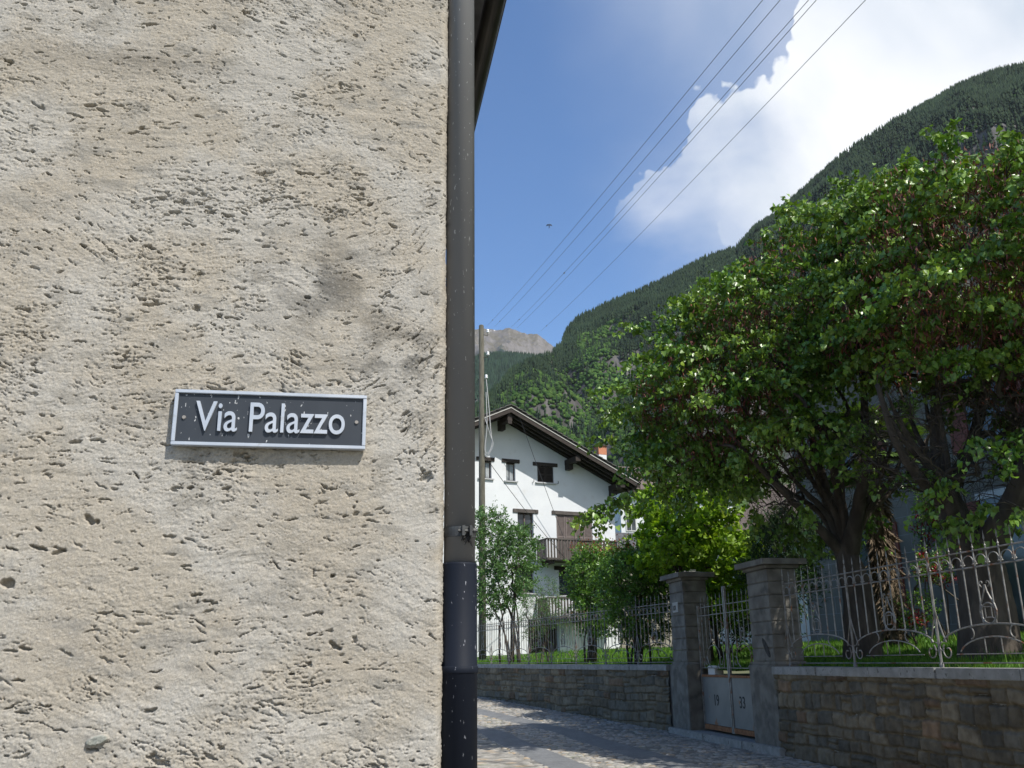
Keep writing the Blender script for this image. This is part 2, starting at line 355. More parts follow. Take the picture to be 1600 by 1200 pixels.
# ------------------------------------------------------------------ gate pillars (street frame: u = along the street away from camera, o = toward the garden)
sdir = np.array([-.186, 1, 0]); sdir /= np.linalg.norm(sdir); wdir = np.array([sdir[1], -sdir[0], 0])
def gfr(y): return Fr((3.64-.186*(y-13.65), y, 0), sdir, wdir)
mpil = mat('pillar_stone', (.115, .107, .092), (.19, .18, .158), scale=5, rough=.9, bump=.005, bscale=70, c3=(.07, .068, .06), s3=6, t3=(.45, .85))
def pillar(y, label, cap_top, plate):
    fr = gfr(y); root = thing('gate_pillar', fr.p(.4, .25, 0), label, 'gate pillar', 'stone pillars either side of the garden gate')
    MB().box(-.02, .86, -.02, .52, .1, 1.205, fr).build('pillar_base', mpil, root, bev=.015)
    MB().prism([(0, 1.205), (.84, 1.205), (.80, 1.25), (.04, 1.25)], fr, .01, .49).build('base_moulding', mpil, root, bev=.005)
    zt = cap_top-.17
    sh = MB(); n = 7; e = 0
    for k in range(n):
        z0 = 1.25+(zt-1.25)*k/n; z1 = 1.25+(zt-1.25)*(k+1)/n-.004; t0 = .05+.012*k/n
        sh.box(t0+rnd.uniform(-.002, .002), .79-.012*k/n, .025+rnd.uniform(-.002, .002), .475, z0, z1, fr)
    sh.build('shaft', mpil, root, bev=.012)
    def lay(b, o, z0, z1): b.box(.04-o, .80+o, .02-o, .48+o, z0, z1, fr)
    b = MB(); lay(b, .03, zt, zt+.05); b.build('neck', mpil, root, bev=.008)
    c = MB(); lay(c, .115, zt+.05, zt+.13)
    q = [fr.p(u, o, zt+.13) for u, o in ((-.07, -.09), (.91, -.09), (.91, .59), (-.07, .59))]+[fr.p(u, o, zt+.175) for u, o in ((.3, .2), (.54, .2), (.54, .3), (.3, .3))]
    c.add(q, [(0, 1, 5, 4), (1, 2, 6, 5), (2, 3, 7, 6), (3, 0, 4, 7), (4, 5, 6, 7)])
    c.build('cap', mpil, root)
    if plate:
        MB().box(.32, .60, .006, .024, 2.12, 2.30, fr).build('number_plate', mat('plate_stone', (.34, .33, .30), (.4, .39, .36), scale=20), root, bev=.004)
    return root
def text_mesh(s, size, ext, m, parent, fn, sx=1., off=0., name='lettering', res=6):
    cu = bpy.data.curves.new('t', 'FONT'); cu.body = s; cu.size = size; cu.extrude = ext; cu.offset = off; cu.resolution_u = res
    o = bpy.data.objects.new('t', cu); COL.objects.link(o); bpy.context.view_layer.update()
    me = bpy.data.meshes.new_from_object(o.evaluated_get(bpy.context.evaluated_depsgraph_get())); bpy.data.objects.remove(o)
    me.name = name; off_ = ORG[parent.name]
    for v in me.vertices:
        q = fn(v.co.x*sx, v.co.y, v.co.z)-off_; v.co = tuple(q)
    return me if m is None else link(name, me, m, parent)
pL = pillar(17.0, 'weathered stone gate pillar left of the gate with a small carved number plate', 2.84, True)
pR = pillar(13.6, 'taller stone gate pillar right of the gate with a chipped dark hollow near its foot', 2.72, False)
mink = mat('carved_ink', (.03, .03, .028), rough=.8)
frL = gfr(17.0)
text_mesh('101', .13, .002, mink, bpy.data.objects['number_plate'], lambda x, y, z: frL.p(.59-x, .003-z, 2.155+y), sx=1.0, off=.0)
# dark hollow chipped in the right pillar: a thin dark lens on the face, depth given by colour alone
frR = gfr(13.6)
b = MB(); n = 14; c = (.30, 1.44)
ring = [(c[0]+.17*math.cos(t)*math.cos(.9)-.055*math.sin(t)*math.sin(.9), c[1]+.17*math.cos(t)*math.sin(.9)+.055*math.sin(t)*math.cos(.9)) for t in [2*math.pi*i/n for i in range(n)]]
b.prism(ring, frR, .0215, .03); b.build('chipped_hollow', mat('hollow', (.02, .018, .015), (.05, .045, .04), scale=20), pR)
# kerb step under the gate
st = thing('gate_step', gfr(15.3).p(0, 0, 0), 'long granite step stone running under the gate between both pillars', 'step')
b = MB()
for a, c in ((13.50, 14.75), (14.757, 16.3), (16.307, 18.0)):
    b.box(a-13.5, c-13.5-.004, -.10, .72, -.1, .12, gfr(13.5))
b.build('step_slab', mcop, st, bev=.012)
# ------------------------------------------------------------------ wrought iron
miron = mat('wrought_iron', (.24, .232, .22), (.13, .12, .105), scale=14, rough=.55, metal=.25, c3=(.15, .055, .02), s3=9, t3=(.56, .68), spec=.5)
def arc(cu, cz, ru, rz, a0, a1, n=14): return [(cu+ru*math.cos(R_(a0+(a1-a0)*i/n)), cz+rz*math.sin(R_(a0+(a1-a0)*i/n))) for i in range(n+1)]
def spiral(cu, cz, r0, r1, a0, a1, n=14): return [(cu+(r0+(r1-r0)*i/n)*math.cos(R_(a0+(a1-a0)*i/n)), cz+(r0+(r1-r0)*i/n)*math.sin(R_(a0+(a1-a0)*i/n))) for i in range(n+1)]
def spear(b, fr, u, o, z, h, w):
    b.lathe(fr.p(u, o, z), [(w*.55, 0), (w*1.2, .012), (w*.5, .03), (w*.5, .05)], 6)
    P = [fr.p(u, o, z+.05), fr.p(u-w*1.5, o, z+.085), fr.p(u+w*1.5, o, z+.085), fr.p(u, o-w*.6, z+.085), fr.p(u, o+w*.6, z+.085), fr.p(u, o, z+h)]
    b.add(P, [(0, 1, 3), (0, 3, 2), (0, 2, 4), (0, 4, 1), (5, 3, 1), (5, 2, 3), (5, 4, 2), (5, 1, 4)])
def panel(root, fr, L, z0, last=False, hh=1.28, firstpost=True):
    """one bay: tall post at u=0, eight pickets, twin rails with rings, low arches with scrolls, drop ornament"""
    zr1 = z0+hh-.16; zr0 = zr1-.16
    def path(b, pts, r=.007, o=0.): b.tube([fr.p(u, o, z) for u, z in pts], r, 5)
    for u in ([0] if firstpost else [])+([L] if last else []):
        b = MB(); b.tube([fr.p(u, .0, z0-.03), fr.p(u, 0, zr1+.05)], .014, 6); b.lathe(fr.p(u, 0, z0), [(.024, 0), (.024, .03), (.015, .05)], 8); spear(b, fr, u, 0, zr1+.05, .2, .013); b.build('post', miron, root)
        b = MB()
        for sgn in (1, -1):
            path(b, [(u, z0+.62), (u+sgn*.03, z0+.5), (u+sgn*.09, z0+.34), (u+sgn*.13, z0+.25)], .008)
            path(b, spiral(u+sgn*.055, z0+.2, .055, .02, 90, 90+sgn*250), .007)
        b.build('post_scroll', miron, root)
    b = MB(); b.tube([fr.p(0, 0, zr1), fr.p(L, 0, zr1)], .009, 5); b.build('rail', miron, root)
    b = MB(); b.tube([fr.p(0, 0, zr0), fr.p(L, 0, zr0)], .009, 5); b.build('rail', miron, root)
    b = MB(); b.tube([fr.p(0, 0, z0+.045), fr.p(L, 0, z0+.045)], .007, 5); b.build('rail', miron, root)
    n = 9; cu = L/2; R1 = .45*L
    rings = MB()
    for k in range(n):
        u = L*(k+.5)/n; path(rings, arc(u, zr0+.062, L/n*.40, .055, -20, 200, 10), .006)
        for sg in (-1, 1): rings.lathe(fr.p(u+sg*L/n*.36, 0, zr0+.028), [(.003, -.012), (.014, 0), (.003, .012)], 6)
    rings.build('ring_scrolls', miron, root)
    for k in range(1, n):
        u = L*k/n; x = (u-cu)/R1
        zb = z0+.27+.14*math.sqrt(max(0, 1-x*x)) if abs(x) < 1 else z0+.27
        if k in (4, 5): zb = z0+.41
        b = MB(); b.tube([fr.p(u, .0, zb), fr.p(u, 0, zr1+.02)], .0085, 5); spear(b, fr, u, 0, zr1+.02, .17, .010); b.build('picket', miron, root)
    b = MB()
    path(b, arc(cu, z0+.24, R1, .17, 5, 175, 20), .009)
    path(b, spiral(cu-R1+.055, z0+.16, .085, .03, 130, 470, 18), .0075); path(b, spiral(cu+R1-.055, z0+.16, .085, .03, 50, -290, 18), .0075)
    path(b, arc(cu, z0+.11, R1*.68, .18, 15, 165, 16), .0075)
    for sg in (-1, 1):
        path(b, spiral(cu+sg*R1*.42, z0+.32, .07, .045, 90, 90+sg*170), .007)
        path(b, [(cu+sg*.12, z0+.28), (cu+sg*.12, z0+.14)], .0065)
    path(b, [(cu-R1*.75, z0+.13), (cu+R1*.75, z0+.13)], .0055)
    b.build('arch', miron, root)
    b = MB(); cz = z0+.52; k_ = 1.55
    path(b, arc(cu, cz-.01, .066*k_, .098, 0, 360, 22), .0075)
    path(b, [(cu+.078*k_*math.cos(R_(q)), cz+.112*math.sin(R_(q))) for q in range(200, 341, 14)], .0085)
    for sg in (-1, 1):
        path(b, [(cu+sg*.0735*k_, cz-.038), (cu+sg*.079*k_, cz+.01), (cu+sg*.066*k_, cz+.07), (cu+sg*.038*k_, cz+.13), (cu+sg*.016*k_, cz+.19), (cu+sg*.004, cz+.26)], .0085)
        path(b, spiral(cu+sg*.028*k_, cz+.275, .034, .012, -90, -90+sg*270), .0065)
        path(b, [(cu+sg*.03*k_, cz+.05), (cu+sg*.03*k_, cz-.05)], .0055)
        for sz in (-1, 1): path(b, [(cu+sg*.03*k_, cz+sz*.05), (cu+sg*.064*k_, cz+sz*.075)], .0055)
    for sz in (-1, 1): path(b, [(cu-.03*k_, cz+sz*.05), (cu+.03*k_, cz+sz*.05)], .0055)
    b.build('drop_ornament', miron, root)
def fence(name, pts, tops, label, firsts=True):
    root = thing(name, (*pts[0], tops[0]), label, 'fence')
    for i in range(len(pts)-1):
        a = np.array([*pts[i], 0.]); c = np.array([*pts[i+1], 0.]); t = c-a; L = np.linalg.norm(t); t /= L
        panel(root, Fr(a, t, (t[1], -t[0], 0)), L, (tops[i]+tops[i+1])/2, last=(i == len(pts)-2))
    return root
cen = lambda y: (float(facex(y)+.15), y)
fence('iron_fence', [cen(y) for y in (13.47, 11.79, 10.11, 8.43, 6.75)], [1.18]*5, 'rusty wrought iron spear fence on the wall right of the gate')
fence('iron_fence', [cen(y) for y in (17.95, 19.3, 20.75, 22.2, 23.65, 25.1, 26.55, 27.95, 29.4, 30.8, 32.2)], [1.20+.0035*k for k in range(11)], 'wrought iron spear fence on the curving wall left of the gate')
# ------------------------------------------------------------------ gate
def gate():
    fr = gfr(14.46); Lw = 2.46; root = thing('garden_gate', fr.p(Lw/2, .3, .13), 'double iron garden gate with grey sheet lower panels and rusty edges', 'gate')
    sheet = mat('gate_sheet', (.115, .12, .118), (.155, .158, .154), scale=3, rough=.5, metal=.1, c3=(.18, .08, .035), s3=4, t3=(.64, .72))
    rust = mat('rust', (.17, .07, .03), (.27, .13, .06), scale=18, rough=.9)
    for k in range(2):
        u0 = Lw*k/2+.012; u1 = Lw*(k+1)/2-.012
        lf = MB().box(u0+.03, u1-.03, .198, .206, .24, 1.0, fr).build('sheet_panel', sheet, root)
        f = MB()
        for u in (u0, u1-.035): f.box(u, u+.035, .185, .22, .15, 2.45 if (k == 0) == (u > u0+.1) or True and abs(u-Lw/2) < .1 else 2.2, fr)
        f.build('leaf_frame', miron, root)
        MB().box(u0+.037, u1-.037, .183, .218, .16, .235, fr).build('rusty_rail', rust, root); MB().box(u0+.037, u1-.037, .183, .218, 1.003, 1.04, fr).build('rusty_rail', rust, root)
        z0 = 1.05; L = u1-u0; cu = (u0+u1)/2
        b = MB()
        for z in (z0+.10, 2.02, 2.16): b.tube([fr.p(u0, .20, z), fr.p(u1, .20, z)], .008, 5)
        b.build('rail', miron, root)
        for q in range(1, 7):
            u = u0+L*q/7; b = MB(); zb = z0+.10 if q in (1, 6) else (z0+.50 if q in (3, 4) else z0+.42)
            b.tube([fr.p(u, .20, zb), fr.p(u, .20, 2.2)], .008, 5); spear(b, fr, u, .20, 2.2, .17, .01); b.build('picket', miron, root)
        b = MB()
        pth = lambda pts, r: b.tube([fr.p(u, .20, z) for u, z in pts], r, 5)
        pth(arc(cu, z0+.28, .27, .19, -60, 240, 26), .008)
        for sg in (-1, 1): pth(spiral(cu+sg*.33, z0+.2, .08, .03, 90, 90+sg*300), .007)
        b.build('arch', miron, root)
        b = MB(); cz = z0+.62; pth(arc(cu, cz, .075, .10, 0, 360, 20), .008)
        for sg in (-1, 1):
            pth([(cu+sg*.028, cz+.05), (cu+sg*.028, cz-.05)], .0055); pth([(cu-.028, cz+sg*.05), (cu+.028, cz+sg*.05)], .0055)
        b.build('drop_ornament', miron, root)
        s_, uc = (('33', u0+.92), ('19', u0+.74))[k]
        text_mesh(s_, .25, .0015, mink, lf, lambda x, y, z, uc=uc: fr.p(uc-x, .1965-z, .55+y), sx=.95, off=.002, name='stencil_number')
    # white letter box hooked inside
    b = MB(); b.box(1.95, 2.25, .24, .40, 1.03, 1.15, fr); b.prism([(1.93, 1.152), (2.27, 1.152), (2.20, 1.185), (2.0, 1.185)], fr, .23, .41)
    b.build('letter_box', mat('box_white', (.6, .6, .58), rough=.5), root, bev=.006)
gate()
# ------------------------------------------------------------------ building with the street sign
cs = np.array([math.sin(R_(80)), math.cos(R_(80)), 0]); cn = np.array([math.sin(R_(170)), math.cos(R_(170)), 0])     # along facade (right), outward
CORN = np.array([-.22, 2.95, 0.])
FF = Fr(CORN, cs, cn)
def uz(px, py):
    d = ray(px, py); t = float(np.dot(CORN-C0, cn)/np.dot(d, cn)); P = C0+d*t; return float(np.dot(P-CORN, cs)), P[2]
HOLES = [(140, 165, .020, .006, 5, .020), (118, 180, .03, .004, -12, .014), (160, 172, .022, .005, -18, .014), (12, 911, .020, .014, -15, .028), (60, 856, .026, .006, -14, .020), (92, 862, .022, .006, 20, .018), (140, 812, .020, .010, -38, .022), (152, 816, .006, .010, 0, .018), (60, 826, .012, .004, -40, .014), (524, 1010, .022, .008, -38, .02), (520, 900, .008, .006, 0, .02), (40, 1014, .018, .004, -10, .016), (165, 958, .020, .004, 8, .014), (235, 1110, .018, .005, 12, .016), (143, 1172, .020, .004, -5, .018), (265, 838, .022, .004, -8, .014), (480, 465, .012, .005, -20, .016), (613, 353, .020, .005, -28, .014), (255, 310, .014, .004, -10, .012), (415, 385, .016, .005, 10, .012), (15, 1017, .02, .004, 0, .014), (325, 955, .018, .003, 12, .012), (75, 463, .012, .004, -20, .012), (315, 1087, .006, .004, 0, .014), (290, 885, .02, .003, 3, .012)]
def stucco(u, z):
    th = (-7+15*noise(u*.9+3, z*1.1, 5)+20*noise(u*1.9+1.2, z*2.3+.3, 77)
          + 48*ss(-.52, -.12, u)*ss(1.7, 2.1, z)*(1-ss(2.7, 3.1, z))+22*ss(-1.2, -.8, u)*(1-ss(-.75, -.45, u))*ss(2.75, 3.0, z)*(1-ss(3.15, 3.4, z)))
    warp = .02*noise(u*6, z*6, 9)
    wu, wz = u+warp, z+.02*noise(u*6, z*6, 19)
    wu = wu+.0035*noise(u*75, z*75, 11)+.0018*noise(u*190, z*190, 12); wz = wz+.0026*noise(u*80, z*80, 13)+.0015*noise(u*200, z*200, 14)
    K = [-50, -25, 0, 25, 50]; tw = 0; l1 = 0; l2 = 0; lm = 0; st = 0; pits = 0; pit2 = 0; fl = 0; wsum = 0
    for k, t in enumerate(K):
        w = np.clip(1-np.abs(th-t)/25, 0, 1)
        if k == 0: w = np.where(th < t, 1, w)
        if k == 4: w = np.where(th > t, 1, w)
        c, s = math.cos(R_(t)), math.sin(R_(t)); a = wu*c+wz*s; b = -wu*s+wz*c
        st = st+w*(noise(a*14, b*62, 20)+.65*noise(a*32, b*130, 22)+.4*noise(a*75, b*230, 23))
        pits = pits+w*(noise(a*9, b*38, 24)+.62*noise(a*27, b*85, 25)+.4*noise(a*60, b*140, 26))
        pit2 = pit2+w*(noise(a*24, b*85, 27)+.55*noise(a*62, b*160, 28))
        tw = tw+w*(noise(a*2.2, b*48, 34)+.6*noise(a*4, b*110, 35))
        l1 = l1+w*noise(a*5, b*40, 31); l2 = l2+w*noise(a*12, b*75, 32); lm = lm+w*noise(a*14, b*40, 33)
        fl = fl+w*(noise(a*5, b*17, 29)+.5*noise(a*11, b*40, 30))
    low = fbm(u*1.4, z*1.4, 40, 3); patch = fbm(u*2.1+4, z*3.2, 41, 4)
    rough = ss(-.28, .22, patch)
    gate_ = ss(-.05, .42, fbm(u*3.6, z*5.5, 48, 3)+.35*noise(u*1.3, z*1.6, 49)); gv = noise(u*14, z*20, 53)
    h = .008*low+.0022*fl+.0011*st*(.15+.4*rough+.55*gate_)+.0008*tw*(1-.5*gate_)
    q = (fl*1.1+st*.5+.4*fbm(u*22, z*30, 43, 3))*1.7; tr = q-np.floor(q); h = h+.0019*(.3*rough+.7*gate_)*(ss(.0, .10, tr)-tr)
    crack = fbm(u*9, z*16, 44, 3); big = ss(.34, .46, crack)          # fields where the render tore deeper
    pthr = .82-.06*rough-.26*gate_-.10*big+.08*gv
    p1 = ss(pthr, pthr+.10, pits+.10*noise(u*90, z*120, 45)); p2 = ss(.90-.10*rough-.26*gate_, .99-.08*rough-.26*gate_, pit2+.12*noise(u*170, z*170, 46))
    rid = 1-np.abs(st+.5*pit2); hair = ss(.93, .995, rid)*ss(-.1, .25, crack+.5*patch)      # hair tears
    pp = fbm(u*55, z*70, 47, 2); pock = ss(.56, .66, pp+.12*gate_)
    ln = ss(.055, .015, np.abs(l1))*ss(.26, .42, lm+.25*gate_)+ss(.06, .015, np.abs(l2))*ss(.24, .42, -lm+.3*gate_)*.8
    h = h-.0085*np.clip(ln, 0, 1)-.010*np.clip((pits-pthr)*3, 0, 1)
    h = h-(.008+.006*big)*p1-.007*p2-.0030*hair-.0032*pock
    f1, f2, idd = worley(u*95, z*95, 50, .9); grain = np.where(idd > .82, ss(.42, .0, f1), 0); h = h+.0020*grain
    h = h+.0011*noise(u*210, z*230, 51)+.0032*fbm(u*60, z*85, 52, 4, .62)*(.42+.4*rough+.55*gate_)
    tone = fbm(u*2.4, z*3., 60, 5); t2 = fbm(u*7, z*15, 61, 4); t3 = fbm(u*1.1+9, z*1.7, 62, 3)
    beige = np.array([.343, .314, .268]); pale = np.array([.368, .352, .322]); grey = np.array([.262, .248, .222]); brown = np.array([.308, .275, .226])
    a = ss(-.15, .25, tone)[..., None]; col = beige*(1-a)+pale*a
    g = (ss(.14, .42, t2+.35*t3)*.75)[..., None]; col = col*(1-g)+grey*g
    g = (ss(.12, .45, t3-.3*t2)*.45)[..., None]; col = col*(1-g)+brown*g
    # chips, torn hollows and a lodged stone seen on this wall
    for (px, py, lu, lz, tilt, dep) in HOLES:
        a0, b0 = uz(px, py); ct, st_ = math.cos(R_(tilt)), math.sin(R_(tilt)); du = (u-a0)+.004*noise(u*60, z*60, 70); dv = (z-b0)+.004*noise(u*60, z*60, 71)
        q = ((du*ct+dv*st_)/lu)**2+((-du*st_+dv*ct)/lz)**2; h = h-dep*ss(1.15, .55, q)
    jn, jm = .003*noise(u*70, z*70, 72), .003*noise(u*70, z*70, 73)
    rt = random.Random(12)
    for k in range(230):        # scattered thin tears left by the float
        a0, b0 = rt.uniform(-1.6, -.03), rt.uniform(.95, 3.75); lu = rt.uniform(.006, .024); lz = rt.uniform(.0016, .0034); ti = R_(rt.gauss(-4, 16)); dep = rt.uniform(.007, .016)
        m_ = (np.abs(u-a0) < .035) & (np.abs(z-b0) < .03)
        if not m_.any(): continue
        du = u[m_]-a0+jn[m_]; dv = z[m_]-b0+jm[m_]+6*du*du*(1 if k % 2 else -1); q = ((du*math.cos(ti)+dv*math.sin(ti))/lu)**2+((-du*math.sin(ti)+dv*math.cos(ti))/lz)**2; h[m_] -= dep*ss(1.2, .4, q)
    a0, b0 = uz(152, 1157); q = ((u-a0+.3*(z-b0))/.032)**2+((z-b0-.25*(u-a0))/.013)**2; sto = ss(1.1, .75, q); h = h+.012*sto
    # dark smudges near the corner, mid height
    dk = (np.exp(-(((u+.42)/.16)**2+((z-2.52)/.16)**2))*ss(-.1, .35, t2+.2)+.9*np.exp(-(((u+.16)/.14)**2+((z-2.28)/.13)**2))*ss(-.1, .3, t2+.1)+.55*np.exp(-(((u+1.05)/.35)**2+((z-3.32)/.05)**2)))[..., None]
    col = col*(1-.55*np.clip(dk, 0, 1)); col = col*(1-sto[..., None])+sto[..., None]*np.array([.25, .26, .235])
    spk = _h(np.floor(u*400), np.floor(z*400), 9)[..., None]; col = col*(.86+.28*spk)
    gr = grain[..., None]; col = col*(1-gr*.6)+gr*.6*np.array([.46, .44, .41])
    return h, col
EAVE = (.477, 5.74)
def facade_house():
    root = thing('stucco_house', CORN, 'old house with rough beige roughcast render filling the left side', 'house')
    ZR = EAVE[1]; hgt = ZR-.1
    us = np.concatenate([np.arange(-8, -1.8, .12), np.arange(-1.8, -.03, .0027)]); rc = .03
    seg = [( u, 0., 0.) for u in us]          # u, offset, angle
    P = [FF.p(u, 0, 0) for u in us]; Nn = [cn]*len(us); S = list(us)
    sr = -cn                                  # going back along the side wall
    for a in np.linspace(0, math.pi/2, 14):
        c = FF.p(-rc, -rc, 0); n_ = cn*math.cos(a)+cs*math.sin(a); P.append(c+n_*rc); Nn.append(n_); S.append(-rc+rc*a)
    for d in np.concatenate([np.arange(.034, .5, .02), np.arange(.5, 9.2, .1)]):
        P.append(FF.p(0, -d, 0)); Nn.append(cs); S.append(d)
    P = np.array(P); Nn = np.array(Nn); S = np.array(S)
    zs_ = np.concatenate([np.arange(-.1, .85, .06), np.arange(.85, 3.85, .0027), np.arange(3.86, hgt, .08), [hgt]])
    U, Z = np.meshgrid(S, zs_, indexing='ij'); h, col = stucco(U, Z)
    edge = np.exp(-(U/.02)**2); h = h*(1-.35*edge)-.004*edge*(1+noise(U*0, Z*14, 3))
    V = P[:, None, :]+Nn[:, None, :]*h[..., None]; V[..., 2] = Z
    m = mat('roughcast', (.93, .93, .93), (1.05, 1.03, 1.0), scale=60, rough=.95, bump=.0016, bscale=420, attr='tint', spec=.15)
    np_mesh('wall', V.reshape(-1, 3), gridF(len(S), len(zs_)), m, root, color=col.reshape(-1, 3), smooth=False)
    b = MB(); b.box(-8, -.05, -9.2, -9.0, -.1, hgt, FF); b.box(-8, -7.9, -9, -.05, -.1, hgt, FF); b.build('back_wall', mat('plain_render', (.35, .31, .25)), root)
    wood = mat('eave_wood', (.035, .027, .02), (.06, .045, .03), scale=10, rough=.8, stretch=(1, 1, 6))
    # roof: ridge parallel to the street wall
    E = EAVE[0]
    b = MB()
    for sg in (0, 1):
        e0, z0, e1, z1 = ((E, ZR-.08, -4.0, 7.3), (-8-E, ZR-.08, -4.0, 7.3))[sg]
        b.hexa([FF.p(u, o, z+dz) for o in (.30, -9.5) for dz in (0, .16) for u, z in ((e0, z0), (e1, z1))])
    b.build('roof', mat('dark_slate', (.05, .05, .055), (.1, .1, .105), scale=6, rough=.7), root)
    b = MB(); b.prism([(-8, hgt), (0, hgt), (-4, 7.1)], FF, -.3, -.02); b.prism([(-8, hgt), (0, hgt), (-4, 7.1)], FF, -9.1, -8.9); b.build('gable', mat('plain_render', (.35, .31, .25)), root)
    for k in range(14): MB().hexa([FF.p(u, .05-.68*k+w, z+dz) for w in (-.05, .05) for dz in (-.12, 0) for u, z in ((E-.03, ZR-.075), (-.3, ZR+.29))]).build('rafter', wood, root)
    # half-round gutter on the street side, with joint ring
    mg = mat('gutter_metal', (.035, .033, .03), (.055, .05, .045), scale=5, rough=.38, metal=.5)
    def trough(b, o0, o1, r0, uc=E+.085, zc=ZR, n=12, th=.004):
        vs = []
        for o in (o0, o1):
            for r in (r0, r0-th):
                for k in range(n+1):
                    t = math.pi+math.pi*k/n; vs.append(FF.p(uc+r*math.cos(t), o, zc+r*math.sin(t)))
        m_ = n+1; fs = []
        for k in range(n): fs += [(k, k+1, 2*m_+k+1, 2*m_+k), (m_+k, m_+k+1, 3*m_+k+1, 3*m_+k), (k, k+1, m_+k+1, m_+k), (2*m_+k, 2*m_+k+1, 3*m_+k+1, 3*m_+k)]
        b.add(vs, fs)
    g = MB(); trough(g, .30, -9.4, .075); g.tube([FF.p(E+.163, .30, ZR+.002), FF.p(E+.163, -9.4, ZR+.002)], .008, 6); go = g.build('gutter', mg, root, smooth=False)
    b = MB(); trough(b, -1.62, -1.65, .081); b.build('gutter_joint', mat('joint_copper', (.20, .12, .08), rough=.5, metal=.5), go)
    # downpipe beside the corner
    c = FF.p(.0535, -.056, 0)
    mp = mat('pipe_paint', (.125, .125, .127), (.165, .165, .168), scale=3, rough=.5, metal=.1, c3=(.42, .42, .42), s3=130, t3=(.67, .69), stretch=(1, 1, .3), spec=.45)
    mpb = mat('pipe_lower_paint', (.008, .011, .018), (.012, .015, .024), scale=5, rough=.6, metal=.0, c3=(.25, .26, .29), s3=130, t3=(.69, .71), stretch=(1, 1, .35), spec=.12)
    dp = MB().lathe((c[0], c[1], 0), [(.0505, 1.60), (.0505, ZR-.3), (.0505, ZR-.29)], 32).build('downpipe', mp, root, smooth=True)
    b = MB(); b.tube([(c[0], c[1], ZR-.32), (c[0], c[1], ZR-.24), tuple(FF.p(.2, -.062, ZR-.16)), tuple(FF.p(.45, -.062, ZR-.11)), tuple(FF.p(E+.08, -.062, ZR-.08)), tuple(FF.p(E+.085, -.062, ZR-.04))], .047, 16); b.build('swan_neck', mp, dp, smooth=True)
    lp = MB().lathe((c[0], c[1], 0), [(.0565, -.05), (.0565, 1.265), (.0595, 1.268), (.0595, 1.285), (.0565, 1.288), (.0565, 1.597), (.0555, 1.603), (.050, 1.604)], 32).build('lower_downpipe', mpb, root)
    for p in lp.data.polygons: p.use_smooth = abs(p.normal.z) < .5
    # clamp with bolt lugs and a torn rag of old mastic
    mc = mat('clamp_zinc', (.10, .105, .105), (.055, .055, .055), scale=30, rough=.55, metal=.6)
    zc = 1.70
    cl = MB().lathe((c[0], c[1], zc), [(.0508, -.016), (.054, -.016), (.054, .016), (.0508, .016)], 32).build('pipe_clamp', mc, root)
    fc = Fr(c, cs, cn)
    b = MB()
    for s_ in (-1, 1): b.box(.012+s_*.012, .020+s_*.012, .045, .078, zc-.016, zc+.016, fc)
    b.tube([fc.p(-.012, .066, zc), fc.p(.050, .066, zc)], .0045, 8); b.tube([fc.p(.036, .066, zc), fc.p(.044, .066, zc)], .009, 6)
    b.build('clamp_bolt', mc, cl)
    b = MB(); rr = random.Random(4)
    for k in range(9):
        a = -90+rr.uniform(-42, 30); l = rr.uniform(.02, .045); u0 = .016+rr.uniform(-.012, .012); z0 = zc-.012
        p0 = fc.p(u0, .056, z0); p1 = fc.p(u0+l*math.cos(R_(a)), .056+rr.uniform(-.002, .006), z0+l*math.sin(R_(a))); b.tube([p0, (p0+p1)/2+cn*.003, p1], [.003, .004, .0006], 4)
    b.build('torn_mastic', mat('mastic', (.02, .02, .02), rough=.9), cl)
facade_house()
